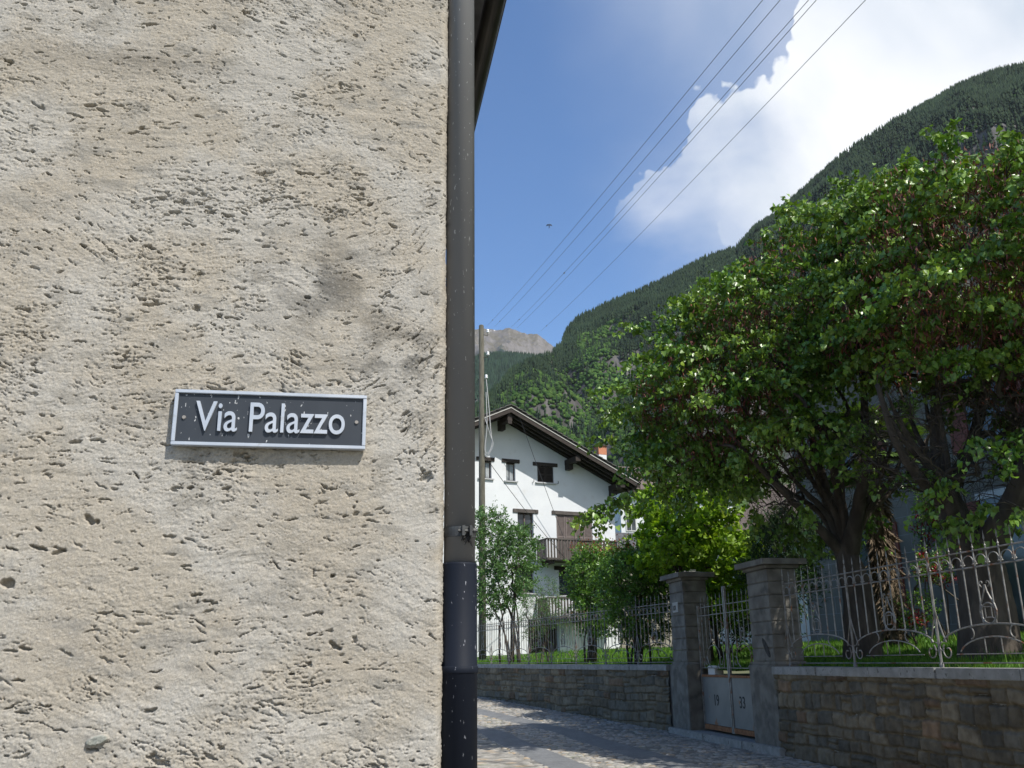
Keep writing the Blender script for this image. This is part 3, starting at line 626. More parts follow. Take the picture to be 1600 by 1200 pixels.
# the street sign
def sign():
    W_, H_ = .587, .178; c = FF.p(-.555, 0, 2.04)
    # sign rectangle measured on the wall plane
    u0, u1, z0, z1 = -.851, -.259, 1.952, 2.130
    so = .020
    root = thing('street_sign', FF.p((u0+u1)/2, so, (z0+z1)/2), 'dark grey street name plate with raised pale letters and pale frame, fixed to the render', 'street sign')
    alu = mat('sign_pale', (.42, .46, .52), (.52, .55, .60), scale=9, rough=.38, metal=.35, c3=(.42, .44, .47), s3=40, t3=(.62, .72))
    dark = mat('sign_dark', (.032, .038, .048), (.043, .050, .061), scale=5, rough=.45, c3=(.45, .46, .47), s3=118, t3=(.67, .69), stretch=(1, 1, .4))
    MB().box(u0+.008, u1-.008, so-.012, so+.004, z0+.008, z1-.008, FF).build('plate', dark, root)
    f = MB(); w = .011
    f.box(u0, u1, so-.014, so+.012, z1-w, z1, FF); f.box(u0, u1, so-.014, so+.012, z0, z0+w, FF)
    f.box(u0, u0+w, so-.0135, so+.0115, z0+w+.0005, z1-w-.0005, FF); f.box(u1-w, u1, so-.0135, so+.0115, z0+w+.0005, z1-w-.0005, FF)
    f.build('frame', alu, root, bev=.0015)
    me = text_mesh('Via Palazzo', .125, .0045, None, root, lambda x, y, z: np.array([x, y, z])+ORG[root.name], off=.0004, res=12)
    xs = [v.co.x for v in me.vertices]; x0, x1 = min(xs), max(xs); ys = [v.co.y for v in me.vertices]; y0, y1 = 0, max(ys)
    sx = .459/(x1-x0); sy = .094/y1
    for v in me.vertices:
        q = FF.p(u0+.066+(v.co.x-x0)*sx, so+.0088+v.co.z, z0+.0475+v.co.y*sy)-ORG[root.name]; v.co = tuple(q)
    link('lettering', me, alu, root)
    for u in (u0+.032, u1-.030):
        b = MB(); b.tube([FF.p(u, so+.003, (z0+z1)/2), FF.p(u, so+.0085, (z0+z1)/2)], [.0065, .0055], 12); b.build('screw', mat('screw_zinc', (.3, .28, .26), rough=.6, metal=.6), root)
    for u in (u0+.1, u1-.1):
        MB().box(u, u+.03, -.02, so-.012, 2.02, 2.05, FF).build('spacer', mat('screw_zinc', (.3, .28, .26)), root)
sign()
# ------------------------------------------------------------------ white gabled house
HR = np.array([math.sin(R_(65.7)), math.cos(R_(65.7)), 0]); HN = np.array([math.sin(R_(155.7)), math.cos(R_(155.7)), 0])
HF = Fr((1.67, 43.97, 0), HR, HN)
white = mat('white_render', (.58, .60, .62), (.64, .655, .67), scale=.8, rough=.9, bump=.004, bscale=25, c3=(.55, .55, .55), s3=2.5, t3=(.55, .8))
dwood = mat('dark_wood', (.022, .017, .015), (.045, .036, .031), scale=6, rough=.75, stretch=(1, 1, 5))
pwood = mat('brown_shutter_wood', (.13, .105, .098), (.175, .145, .135), scale=5, rough=.7)
gwood = mat('weathered_lintel', (.055, .048, .044), (.10, .088, .08), scale=5, rough=.8)
glass = mat('window_glass', (.02, .025, .03), (.05, .06, .07), scale=1.5, rough=.08, spec=.6)
curt = mat('curtain', (.33, .36, .37), (.5, .52, .53), scale=3, rough=.9)
def gable_house():
    root = thing('white_house', HF.p(0, -4, 1.5), 'white three storey house with broad dark wooden gable and two wooden balconies', 'house')
    ridge, zr, sl = -2.5, 12.42, .465; ul, ur = -8.6, 3.6
    zroof = lambda u: zr-abs(u-ridge)*sl
    holes = [(-3.55, -2.95, 9.50, 10.33), (-2.2, -1.72, 9.46, 10.33), (-.56, .30, 9.5, 10.29), (-1.64, -.82, 6.84, 7.98), (.39, 2.33, 5.88, 7.99), (.45, 1.9, 4.22, 5.38), (-1.75, -.85, 4.3, 5.40), (-5.3, -4.3, 6.84, 7.98), (-5.3, -4.3, 9.2, 10.2), (-5.4, -4.4, 4.3, 5.4), (-1.2, .4, 1.4, 3.1)]
    us = sorted({ul, ur, ridge}|{h[0] for h in holes}|{h[1] for h in holes})
    vs = []; fs = []
    def quad(ps): b = len(vs); vs.extend(ps); fs.append(tuple(range(b, b+4)))
    for a, b in zip(us[:-1], us[1:]):
        hs = sorted([h for h in holes if h[0] <= a+1e-6 and h[1] >= b-1e-6], key=lambda h: h[2]); z = 1.0
        for h in hs: quad([HF.p(a, 0, z), HF.p(b, 0, z), HF.p(b, 0, h[2]), HF.p(a, 0, h[2])]); z = h[3]
        quad([HF.p(a, 0, z), HF.p(b, 0, z), HF.p(b, 0, zroof(b)), HF.p(a, 0, zroof(a))])
    for a, b, c, d in holes:
        for p, q in (((a, c), (b, c)), ((b, c), (b, d)), ((b, d), (a, d)), ((a, d), (a, c))):
            quad([HF.p(p[0], 0, p[1]), HF.p(q[0], 0, q[1]), HF.p(q[0], -.3, q[1]), HF.p(p[0], -.3, p[1])])
    for u in (ul, ur): quad([HF.p(u, 0, 1), HF.p(u, -10, 1), HF.p(u, -10, zroof(u)), HF.p(u, 0, zroof(u))])
    quad([HF.p(ul, -10, 1), HF.p(ur, -10, 1), HF.p(ur, -10, zroof(ur)), HF.p(ul, -10, zroof(ul))]); fs.append((len(vs), len(vs)+1, len(vs)+2)); vs.extend([HF.p(ul, -10, zroof(ul)), HF.p(ur, -10, zroof(ur)), HF.p(ridge, -10, zr)])
    b = MB(); b.add(vs, fs); b.build('wall', white, root, fix=False)
    # roof slabs, barge boards with a pale drip edge, purlins
    OV, zt = 1.3, .30
    e = .75
    for sg, uu in ((1, ur+e), (-1, ul-e)):
        za, zb = zr+.06, zr+.06-abs(uu-ridge)*sl
        rf = MB().hexa([HF.p(u, o, z+dz) for o in (OV, -10.8) for dz in (.14, .30) for u, z in ((ridge, za), (uu, zb))]).build('roof', mat('roof_stone', (.06, .06, .058), (.11, .108, .10), scale=3, rough=.85, bump=.03, bscale=5), root)
        MB().hexa([HF.p(u, o, z+dz) for o in (OV-.02, -10.7) for dz in (.06, .137) for u, z in ((ridge, za), (uu, zb))]).build('roof_boarding', dwood, root)
        MB().hexa([HF.p(u, o, z+dz) for o in (OV+.03, OV+.002) for dz in (-.04, .20) for u, z in ((ridge, za), (uu-.0*sg, zb))]).build('barge_board', dwood, root)
        MB().hexa([HF.p(u, o, z+dz) for o in (OV+.055, OV+.032) for dz in (.165, .205) for u, z in ((ridge, za), (uu, zb))]).build('drip_edge', mat('pale_tin', (.42, .41, .38), rough=.5, metal=.3), root)
        # stone plates of the roof edge: stepped slabs
        b = MB(); n = 26; sr = random.Random(5+sg)
        for k in range(n):
            t0, t1 = k/n, (k+1.15)/n; f = lambda t: (ridge+(uu-ridge)*t, za+(zb-za)*t)
            (ua, z_a), (ub, z_b) = f(t0), f(min(t1, 1)); l = sr.uniform(0, .03)
            b.hexa([HF.p(u, o, z+dz) for o in (OV+.07+l, -10.85) for dz in (.303, .34) for u, z in ((ua, z_a+.0), (ub, z_b+.045))])
        b.build('roof_plates', mat('roof_stone', (.1, .1, .1)), rf)
        # rafters seen under the overhang
        for o in (1.0, .62, .24): MB().hexa([HF.p(u, o+w, z+dz) for w in (-.05, .05) for dz in (-.08, .057) for u, z in ((ridge, za), (uu-.05*sg, zb))]).build('rafter', dwood, root)
    for u in (ridge, 1.05, 3.45, -5.2, -7.5):
        z = zroof(u)-.10; b = MB(); b.box(u-.13, u+.13, -.2, 1.18, z-.26, z, HF); b.build('purlin', dwood, root, bev=.01)
        b = MB(); b.prism([(u-.12, z-.262), (u+.12, z-.262), (u+.12, z-.50), (u-.12, z-.50)], HF, .002, .42); b.build('bracket', dwood, root)
    b = MB(); b.box(ridge-.1, ridge+.1, 1.15, 1.2, zr-.5, zr+.1, HF); b.build('ridge_post', dwood, root)
    # chimney
    cu, co = 3.3, -.6; zc = zroof(cu)
    ch = MB().box(cu-.22, cu+.22, co-.22, co+.22, zc-.3, zc+1.5, HF).build('chimney', white, root)
    MB().box(cu-.23, cu+.23, co-.23, co+.23, zc+1.5, zc+1.95, HF).build('brick_stack', mat('brick', (.42, .17, .10), (.5, .22, .13), scale=12, rough=.9), ch)
    MB().box(cu-.3, cu+.3, co-.3, co+.3, zc+1.95, zc+2.0, HF).build('chimney_slab', gwood, ch)
    # windows
    def window(h, kind):
        a, b_, c, d = h; w = MB(); t = .05
        for q in ((a, a+t, c, d), (b_-t, b_, c, d), (a+t, b_-t, c, c+t), (a+t, b_-t, d-t, d)): w.box(q[0], q[1], -.20, -.14, q[2], q[3], HF)
        if kind != 'small': w.box((a+b_)/2-.035, (a+b_)/2+.035, -.195, -.135, c+t, d-t, HF)
        wo = w.build('window_frame', mat('frame_wood', (.10, .075, .065), (.14, .11, .1), scale=8, rough=.6), root)
        MB().box(a+t, b_-t, -.185, -.175, c+t, d-t, HF).build('pane', glass, wo)
        if kind == 'small':
            b = MB(); n = 20; vs_ = []
            for k in range(n+1): u = a+t+(b_-a-2*t)*k/n*(.42 if k > n/2 else .42)+(.58*(b_-a-2*t) if k > n/2 else 0)*0
            for x0, x1 in ((a+t+.01, a+t+.14), (b_-t-.18, b_-t-.01)):
                m_ = 12; P = [(x0+(x1-x0)*k/m_, -.165+.012*math.sin(k*2.2)) for k in range(m_+1)]
                o = len(b.v); vv = [HF.p(u, oo, z) for z in (c+t+.02, d-t) for u, oo in P]; b.add(vv, [(k, k+1, m_+2+k, m_+1+k) for k in range(m_)])
            b.build('curtain', curt, wo, fix=False)
    def shutters(a, b_, c, d, n, m, o=-.06):
        for k in range(n):
            u0 = a+(b_-a)*k/n+.012; u1 = a+(b_-a)*(k+1)/n-.012; f = MB(); w = .055
            f.box(u0, u0+w, o, o+.04, c, d, HF); f.box(u1-w, u1, o, o+.04, c, d, HF)
            for z in (c, (c+d)/2-.03, d-.06): f.box(u0+w, u1-w, o+.001, o+.039, z, z+.06, HF)
            z = c+.07
            while z < d-.08:
                f.hexa([HF.p(u, o+.005+oo, z+zz) for u in (u0+w, u1-w) for oo, zz in ((0, .03), (0, .04), (.03, 0), (.03, .01))]); z += .05
            f.box(u0+w, u1-w, o-.004, o+.0, c+.06, d-.06, HF)
            f.build('shutter', m, root)
    for h in holes[:2]: window(h, 'small')
    window(holes[3], 'pair'); window(holes[5], 'pair'); window(holes[6], 'pair'); window(holes[7], 'pair'); window(holes[8], 'pair'); window(holes[9], 'pair')
    shutters(-.55, .29, 9.52, 10.28, 2, dwood); shutters(.40, 2.32, 5.9, 7.98, 4, pwood); 
    MB().box(.39, 2.33, -.28, -.25, 5.88, 7.99, HF).build('door_leaf', dwood, root); MB().box(-1.2, .4, -.28, -.25, 1.4, 3.1, HF).build('cellar_door', dwood, root)
    MB().box(-.56, .3, -.28, -.25, 9.5, 10.29, HF).build('window_board', dwood, root)
    for i, (a, b_, z, m) in enumerate(((-3.72, -2.8, 10.33, dwood), (-2.42, -1.5, 10.33, dwood), (-.80, .52, 10.29, dwood), (-1.88, -.57, 7.98, gwood), (.15, 2.50, 7.99, gwood), (.2, 2.1, 5.38, dwood), (-1.95, -.65, 5.40, dwood), (-5.5, -4.1, 7.98, gwood), (-5.5, -4.1, 10.2, dwood))):
        MB().box(a, b_, -.15, .05, z, z+.18, HF).build('lintel', m, root, bev=.01)
    sill = mat('sill_granite', (.35, .36, .37), (.42, .42, .43), scale=20, rough=.8)
    for a, b_, z in ((-3.65, -2.85, 9.5), (-2.3, -1.62, 9.46), (-.68, .42, 9.5), (-1.76, -.70, 6.84), (.3, 2.0, 4.22), (-1.85, -.75, 4.3)): MB().box(a, b_, -.16, .09, z-.06, z, HF).build('sill', sill, root)
    for u in (-.80, .50): b = MB(); b.tube([HF.p(u, 0, 9.48), HF.p(u, .1, 9.48), HF.p(u, .1, 9.60)], .015, 5); b.build('shutter_hook', dwood, root)
    # balconies
    def balcony(u0, u1, zf, zt_, dep, solid):
        fl = MB(); fl.box(u0, u1, 0, dep, zf, zf+.10, HF); bo = fl.build('balcony', gwood, root)
        for u in (u0+.35, (u0+u1)/2, u1-.35): MB().box(u-.07, u+.07, 0, dep-.12, zf-.16, zf-.003, HF).build('joist', dwood, bo)
        r = MB(); r.box(u0-.04, u1+.04, dep-.06, dep+.06, zt_-.06, zt_, HF); r.box(u0-.04, u0+.04, 0, dep-.061, zt_-.06, zt_, HF); r.box(u1-.04, u1+.04, 0, dep-.061, zt_-.06, zt_, HF); r.build('hand_rail', gwood, bo)
        b = MB(); u = u0+.02
        while u < u1-.08:
            gap = .012 if any(a < u < c for a, c in solid) else .07
            b.box(u, u+.085, dep-.02, dep+.015, zf+.03, zt_-.062, HF); u += .085+gap
        for uu in (u0, u1-.03):
            o = .06
            while o < dep-.12: b.box(uu, uu+.03, o, o+.085, zf+.102, zt_-.062, HF); o += .15
        b.build('balusters', gwood, bo)
    balcony(-.70, 3.05, 5.72, 6.70, 1.15, [(.85, 1.9), (2.55, 2.8)])
    balcony(-.72, 3.0, 3.12, 4.05, 1.15, [(1.0, 1.7)])
gable_house()
# ------------------------------------------------------------------ utility pole, service cables, overhead cables, bird
def pole():
    c = at(753, 760, 33.5); root = thing('utility_pole', (c[0], c[1], 1.2), 'tall wooden utility pole with white insulators rising beside the drainpipe', 'utility pole')
    zt = at(753, 508, 33.5)[2]
    mw = mat('pole_wood', (.075, .07, .055), (.12, .115, .09), scale=3, rough=.9, stretch=(8, 8, 1), bump=.006, bscale=12)
    MB().tube([(c[0], c[1], .9), (c[0], c[1], 5), (c[0], c[1], zt-.03), (c[0], c[1], zt)], [.135, .12, .095, .07], 12).build('pole_shaft', mw, root, smooth=True)
    por = mat('porcelain', (.75, .76, .78), rough=.25); br = mat('bracket_iron', (.08, .075, .07), rough=.6, metal=.5)
    for k, y in enumerate((519, 554, 590)):
        z = at(760, y, 33.5)[2]; u = .25-.07*(k == 2)
        b = MB(); b.tube([(c[0]+.08, c[1]-.03, z-.12), (c[0]+u, c[1]-.05, z-.15), (c[0]+u, c[1]-.05, z-.02)], .014, 6); bo = b.build('insulator_bracket', br, root)
        MB().lathe((c[0]+u, c[1]-.05, z-.05), [(.03, 0), (.06, .01), (.06, .05), (.035, .06), (.055, .08), (.05, .13), (.02, .15)], 12).build('insulator', por, bo, smooth=True)
    mc = mat('cable_grey', (.42, .42, .42), rough=.6)
    z0 = at(760, 590, 33.5)[2]
    P = [(c[0]+.18, c[1]-.1, z0-.1), (c[0]+.26, c[1]-.12, z0-1.0), (c[0]+.34, c[1]-.12, z0-2.1), (c[0]+.38, c[1]-.12, z0-2.6), (c[0]+.24, c[1]-.12, z0-2.95), (c[0]+.12, c[1]-.12, z0-2.8), (c[0]+.2, c[1]-.12, z0-1.9), (c[0]+.17, c[1]-.1, z0-.6)]
    b = MB(); b.tube(cr_curve(P), .016, 5); b.build('cable_loop', mc, root)
    P = [(c[0]+.12, c[1]-.12, z0-1.6), (c[0]+.30, c[1]-.14, z0-2.2), (c[0]+.42, c[1]-.14, z0-2.65), (c[0]+.22, c[1]-.13, z0-3.05), (c[0]+.11, c[1]-.12, z0-2.98)]
    b = MB(); b.tube(cr_curve(P), .012, 5); b.build('cable_loop', mc, root)
    return c, z0
def cr_curve(P, n=8):
    P = [np.array(p, float) for p in P]; P = [2*P[0]-P[1]]+P+[2*P[-1]-P[-2]]; out = []
    for i in range(1, len(P)-2):
        for k in range(n):
            t = k/n; a, b, c, d = P[i-1:i+3]
            out.append(.5*((2*b)+(c-a)*t+(2*a-5*b+4*c-d)*t*t+(3*b-a-3*c+d)*t**3))
    out.append(P[-2]); return out
pc, pz = pole()
def cable(name, a, b, sag, r, m, label, cat, group=None, damp=None, n=28):
    a = np.array(a, float); b = np.array(b, float); root = thing(name, a, label, cat, group)
    P = [a+(b-a)*t-np.array([0, 0, 4*sag*t*(1-t)]) for t in np.linspace(0, 1, n)]
    MB().tube(P, r, 5).build('wire', m, root)
    if damp:
        for t in damp:
            p = a+(b-a)*t-np.array([0, 0, 4*sag*t*(1-t)]); d = (b-a)/np.linalg.norm(b-a)
            MB().tube([p-d*.5, p-d*.3, p+d*.3, p+d*.5], [.05, .16, .16, .05], 6).build('wire_marker', m, root)
mcb = mat('cable_black', (.045, .047, .055), rough=.6)
cable('service_cable', (pc[0]+.1, pc[1], at(762, 712, 33.5)[2]), HF.p(1.2, .1, 5.5), .15, .012, mcb, 'thin cable running from the pole down across the white gable to the balcony', 'cable')
cable('service_cable', HF.p(-2.1, 1.3, 12.4), HF.p(1.35, .1, 5.3), .1, .012, mcb, 'thin cable hanging from the gable peak down to the lower window', 'cable')
lab = ['leftmost of the five overhead wires crossing the blue sky', 'second overhead wire from the left crossing the blue sky', 'left wire of the close pair crossing the edge of the cloud', 'right wire of the close pair crossing the edge of the cloud', 'rightmost and lowest overhead wire, crossing the white cloud']
for k, (t, bo) in enumerate((((1185, 0), (762, 508)), ((1212, 0), (773, 510)), ((1256, 0), (799, 511)), ((1268, 0), (808, 512)), ((1344, 0), (845, 517)))):
    t2 = (t[0]+(t[0]-bo[0])*.35, t[1]+(t[1]-bo[1])*.35)
    A = at(*t, 62); Bp = at(*bo, 300); A2 = A+(A-Bp)*.12
    cable('overhead_wire', A2, Bp, 1.1, .027, mat('wire_steel', (.12, .13, .15), rough=.5), lab[k], 'wire', 'overhead wires crossing the sky', damp=[.93] if k in (0, 1, 4) else ([.55, .9] if k == 2 else None), n=60)
def bird():
    c = at(858, 352, 60); b = MB(); 
    b.tube([c+np.array([0, 0, z]) for z in (-.16, -.09, 0, .08, .13)], [.006, .03, .045, .03, .008], 8)
    for sg in (-1, 1): b.add([c+np.array([0, 0, .05]), c+np.array([sg*.14, .03, .10]), c+np.array([sg*.23, .05, -.06]), c+np.array([sg*.10, .02, -.02])], [(0, 1, 2, 3)])
    b.add([c+np.array([-.012, 0, -.12]), c+np.array([.012, 0, -.12]), c+np.array([.05, 0, -.25]), c+np.array([0, 0, -.19]), c+np.array([-.05, 0, -.25])], [(0, 1, 2, 3), (0, 3, 4)])
    tag(b.build('bird', mat('bird_dark', (.02, .02, .022), rough=.8), org=c, fix=False), 'tiny dark bird flying in the open blue sky left of the wires', 'bird')
bird()
# ------------------------------------------------------------------ other buildings
def slab_house(name, O, az, w, dp, z0, ze, zr, label, wm, rm, ov=.5, tiles=False, wins=(), ridge_along=True):
    """rectangular house: facade along r at azimuth az; eave on the facade side"""
    r = np.array([math.sin(R_(az)), math.cos(R_(az)), 0]); n = np.array([math.sin(R_(az+90)), math.cos(R_(az+90)), 0]); fr = Fr((O[0], O[1], 0), r, n)
    root = thing(name, (O[0], O[1], z0), label, 'house')
    body = MB(); body.prism([(0, z0), (0, ze), (dp/2, zr), (dp, ze), (dp, z0)], Fr(fr.o, -n, r), 0, w).build('wall', wm, root)
    for sg in (0, 1):
        oa, ob = (ov, -dp/2) if sg == 0 else (-dp-ov, -dp/2); za = ze-(zr-ze)/(dp/2)*ov
        rf = MB().hexa([fr.p(u, o, z+dz) for u in (-ov, w+ov) for dz in (.02, .14) for o, z in ((oa, za), (ob, zr))]).build('roof', dwood, root)
        if tiles and sg == 0:      # barrel tiles, ridges running down the slope
            b = MB(); k = 0; u = -ov
            while u < w+ov:
                b.tube([fr.p(u, oa+.05, za+.155), fr.p(u, ob, zr+.16)], .075, 6); u += .19
            b.build('roof_tiles', rm, rf)
            MB().hexa([fr.p(u, o, z+dz) for u in (-ov, w+ov) for dz in (.142, .16) for o, z in ((oa, za), (ob, zr))]).build('tile_bed', rm, rf)
        else: MB().hexa([fr.p(u, o, z+dz) for u in (-ov-.05, w+ov+.05) for dz in (.142, .20) for o, z in ((oa+.04, za-.01), (ob, zr))]).build('roof_cover', rm, rf)
        MB().box(-ov, w+ov, oa-.02 if sg else oa, oa+.0 if sg else oa+.03, za-.06, za+.13, fr).build('fascia', dwood, root)
    for a, c, b_, d in wins:
        wo = MB(); t = .07
        for q in ((a, a+t, b_, d), (c-t, c, b_, d), (a+t, c-t, b_, b_+t), (a+t, c-t, d-t, d), ((a+c)/2-.03, (a+c)/2+.03, b_+t, d-t)): wo.box(q[0], q[1], .003, .05, q[2], q[3], fr)
        wo = wo.build('window_frame', mat('frame_pale', (.5, .5, .48), rough=.6), root)
        MB().box(a+t, c-t, .002, .02, b_+t, d-t, fr).build('pane', glass, wo)
    return root, fr
tile = mat('brown_tiles', (.085, .068, .06), (.15, .12, .105), scale=7, rough=.9)
greyw = mat('grey_wall', (.42, .42, .42), (.5, .5, .49), scale=2, rough=.9, bump=.004)
a = at(1110, 800, 41); slab_house('tiled_house', a, 160, 13, 7, 1.5, at(1245, 778, 31)[2], at(1245, 778, 31)[2]+2.2, 'grey walled house with brown barrel tiled roof half hidden behind the big trees', greyw, tile, tiles=True, wins=((1.5, 2.5, 2.9, 4.2), (4.5, 5.5, 2.9, 4.2)))
a = at(972, 850, 66); slab_house('white_neighbour_house', a, 75, 9, 8, 1.5, at(985, 762, 66)[2], at(985, 735, 66)[2]+1, 'distant white house showing between the gable roof edge and the trees', white, tile, wins=((.35, 1.15, 10, 11.4), (.35, 1.15, 7, 8.4), (3, 4, 10, 11.4)))
a = at(966, 880, 50); slab_house('stone_shed', a, 72, 8, 4, 1.5, at(1000, 858, 50)[2], at(1000, 838, 51)[2]+.2, 'low shed with a dark slate roof right of the white gabled house', mat('shed_stone', (.2, .18, .15), (.28, .26, .22), scale=4, rough=.9), mat('dark_slate', (.06, .06, .06)))
# villa directly behind the trees
def villa():
    vw = mat('villa_block', (.115, .107, .092), (.15, .14, .12), scale=1.3, rough=.85, bump=.003)
    az = 160; r = np.array([math.sin(R_(az)), math.cos(R_(az)), 0]); n = np.array([math.sin(R_(az+90)), math.cos(R_(az+90)), 0])
    O = at(1262, 950, 27); fr = Fr((O[0], O[1], 0), r, n); root = thing('villa', (O[0], O[1], 1.5), 'pale block walled villa with red brown shutters hidden behind the two big trees', 'house')
    zt = 8.6; b = MB(); b.box(0, 17, -9, 0, 1.0, zt, fr); b.build('wall', vw, root)
    j = MB(); z = 1.95
    while z < zt: j.box(.02, 16.98, .0, .004, z, z+.014, fr); z += .42
    k = 0; z = 1.53
    while z < zt:
        u = .3+.42*(k % 2)
        while u < 16.9: j.box(u, u+.012, .0, .0045, z+.014, z+.42, fr); u += .85
        z += .42; k += 1
    j.build('block_joints', mat('joint', (.2, .2, .2), rough=.9), root)
    MB().add([fr.p(-.6, .6, zt), fr.p(17.6, .6, zt), fr.p(17.6, -9.6, zt), fr.p(-.6, -9.6, zt), fr.p(5, -4.5, zt+2.2), fr.p(9, -4.5, zt+2.2)], [(0, 1, 5, 4), (1, 2, 5), (2, 3, 4, 5), (3, 0, 4), (0, 1, 2, 3)]).build('roof', tile, root)
    red = mat('red_shutter', (.13, .035, .025), (.17, .05, .035), scale=4, rough=.6)
    for u, z0, z1 in ((6.3, 1.75, 4.5), (2.2, 2.4, 4.4), (2.2, 5.6, 7.3), (6.3, 5.6, 7.3), (11.5, 2.4, 4.4), (11.5, 5.6, 7.3)):
        wo = MB().box(u, u+1.0, .003, .03, z0, z1, fr).build('pane', glass, root)
        for s_ in (u-.52, u+1.02):
            f = MB(); f.box(s_, s_+.5, .005, .05, z0, z1, fr); z = z0+.06
            while z < z1-.08: f.box(s_+.06, s_+.44, .05, .06, z, z+.035, fr); z += .07
            f.build('shutter', red, root)
        MB().box(u-.1, u+1.1, .003, .07, z1+.003, z1+.15, fr).build('lintel', greyw, root)
villa()
# ------------------------------------------------------------------ vegetation
bark = mat('bark', (.045, .037, .03), (.09, .075, .06), scale=7, rough=.95, bump=.02, bscale=14, stretch=(1, 1, .35))
def leaf_mesh(P, D, Nn, S, kind='heart'):
    """P base points, D directions of the midrib, Nn leaf normals, S sizes"""
    D = D/np.linalg.norm(D, axis=1)[:, None]; B = np.cross(Nn, D); B /= np.linalg.norm(B, axis=1)[:, None]+1e-9; N2 = np.cross(D, B)
    if kind == 'heart': T = np.array([[0, .0, 0], [-.06, .30, .06], [-.02, .50, .10], [.42, .42, .06], [.78, .2, .0], [1., 0, -.06], [.78, -.2, 0], [.42, -.42, .06], [-.02, -.50, .10], [-.06, -.30, .06]]); F = [(0, 1, 2, 3), (0, 3, 4, 5), (0, 5, 6, 7), (0, 7, 8, 9)]
    elif kind == 'oval': T = np.array([[0, 0, 0], [.35, .24, .05], [.75, .17, .02], [1, 0, -.04], [.75, -.17, .02], [.35, -.24, .05]]); F = [(0, 1, 2, 3), (0, 3, 4, 5)]
    else: T = np.array([[0, 0, 0], [.4, .09, .02], [1, 0, -.03], [.4, -.09, .02]]); F = [(0, 1, 2, 3)]
    V = P[:, None, :]+S[:, None, None]*(D[:, None, :]*T[None, :, 0:1]+B[:, None, :]*T[None, :, 1:2]+N2[:, None, :]*T[None, :, 2:3])
    F = np.array(F); k = len(T); n = len(P)
    return V.reshape(-1, 3), (F[None]+(np.arange(n)*k)[:, None, None]).reshape(-1, F.shape[1]), k
def unit(v): return v/(np.linalg.norm(v, axis=-1, keepdims=True)+1e-9)
def in_ell(p, E):
    d = np.full(len(p), 9.)
    for c, r in E: d = np.minimum(d, np.sqrt((((p-c)/r)**2).sum(1)))
    return d
def crown_points(E, n, rg, shell=.62, mind=.28):
    out = []; vol = np.array([np.prod(r) for c, r in E])**.67; vol = vol/vol.sum(); tries = 0
    while len(out) < n and tries < n*60:
        tries += 1; i = rg.choice(len(E), p=vol); c, r = E[i]; v = unit(rg.normal(size=3)); q = rg.random()
        rad = (shell+(1-shell)*q**.6) if rg.random() < .78 else rg.random()**.5*.8
        p = c+r*v*rad
        dd = in_ell(p[None], E)[0]
        if dd < .6 and rg.random() > .35: continue
        if out and min(((np.array(out)-p)**2).sum(1)) < mind**2: continue
        out.append(p)
    return np.array(out)
def grow(root, skel, targets, rg, bark_m, rtip=.006, expo=.48, name='branches', up=.5, maxr=.2):
    """skel: list of polylines (first ones = trunk); branches join targets to the nearest lower skeleton node"""
    nodes = []; par = []; chain = []
    for pl_ in skel:
        base = -1
        if nodes:
            d = np.linalg.norm(np.array(nodes)-pl_[0], axis=1); base = int(d.argmin())
        for i, p in enumerate(pl_): nodes.append(np.array(p)); par.append(base if i == 0 else len(nodes)-2)
    nsk = len(nodes); center = np.mean([pl_[-1] for pl_ in skel], axis=0)
    order = np.argsort(np.linalg.norm(targets-center, axis=1)); tips = []; sk0 = max(2, len(skel[0])-2); paths = []
    for ti in order:
        t = targets[ti]; A = np.array(nodes); v = t-A; d = np.linalg.norm(v, axis=1)
        pen = d+up*np.maximum(0, A[:, 2]-t[2]+.15)*1.5+.25*np.maximum(0, .9-d)
        pen[:sk0] += 50
        j = int(pen.argmin()); a = A[j]; pa = A[par[j]] if par[j] >= 0 else a-np.array([0, 0, .3]); dir0 = unit(a-pa+np.array([0, 0, .12])); L = d[j]
        n = max(3, int(L/.22)); c1 = a+dir0*L*.38+np.array([0, 0, .05*L]); prev = j; path = [a]
        for k in range(1, n+1):
            s = k/n; p = (1-s)**2*a+2*s*(1-s)*c1+s*s*t+rg.normal(0, .018, 3)*min(1, L)*(k < n); nodes.append(p); par.append(prev); prev = len(nodes)-1; path.append(p)
        tips.append(prev); paths.append((j, list(range(prev-n+1, prev+1))))
    cnt = np.zeros(len(nodes))
    for t in tips:
        k = t
        while k >= 0: cnt[k] += 1; k = par[k]
    rad = np.minimum(rtip*np.maximum(cnt, 1)**expo, maxr)
    b = MB()
    for j, ids in paths:
        P = [nodes[j]]+[nodes[i] for i in ids]; r = [rad[ids[0]]]+[rad[i] for i in ids]; r[-1] = rtip*.6
        b.tube(P, r, 5 if r[0] < .02 else 7, cap=False)
    b.build(name, bark_m, root, smooth=True, fix=False)
    dirs = np.array([unit(nodes[t]-nodes[par[t]]) for t in tips])
    return np.array([nodes[t] for t in tips]), dirs, nodes, rad
def sprays(tips, dirs, center, rg, ntw, ltw, nleaf, flat=.5, droop=.35, upb=.15):
    """twigs fanning out of the branch tips; returns twig polylines (n,4,3) """
    n = len(tips)*ntw; T = np.repeat(tips, ntw, 0); D = np.repeat(dirs, ntw, 0); out = unit(T-center)
    v = unit(rg.normal(size=(n, 3))*np.array([1, 1, flat])+D*.45+out*.75+np.array([0, 0, upb])); L = ltw*rg.uniform(.45, 1.2, n)
    s = np.linspace(0, 1, 4)[None, :, None]
    P = T[:, None, :]+v[:, None, :]*L[:, None, None]*s+np.array([0, 0, -1.])*(droop*L)[:, None, None]*s**2
    return P, v
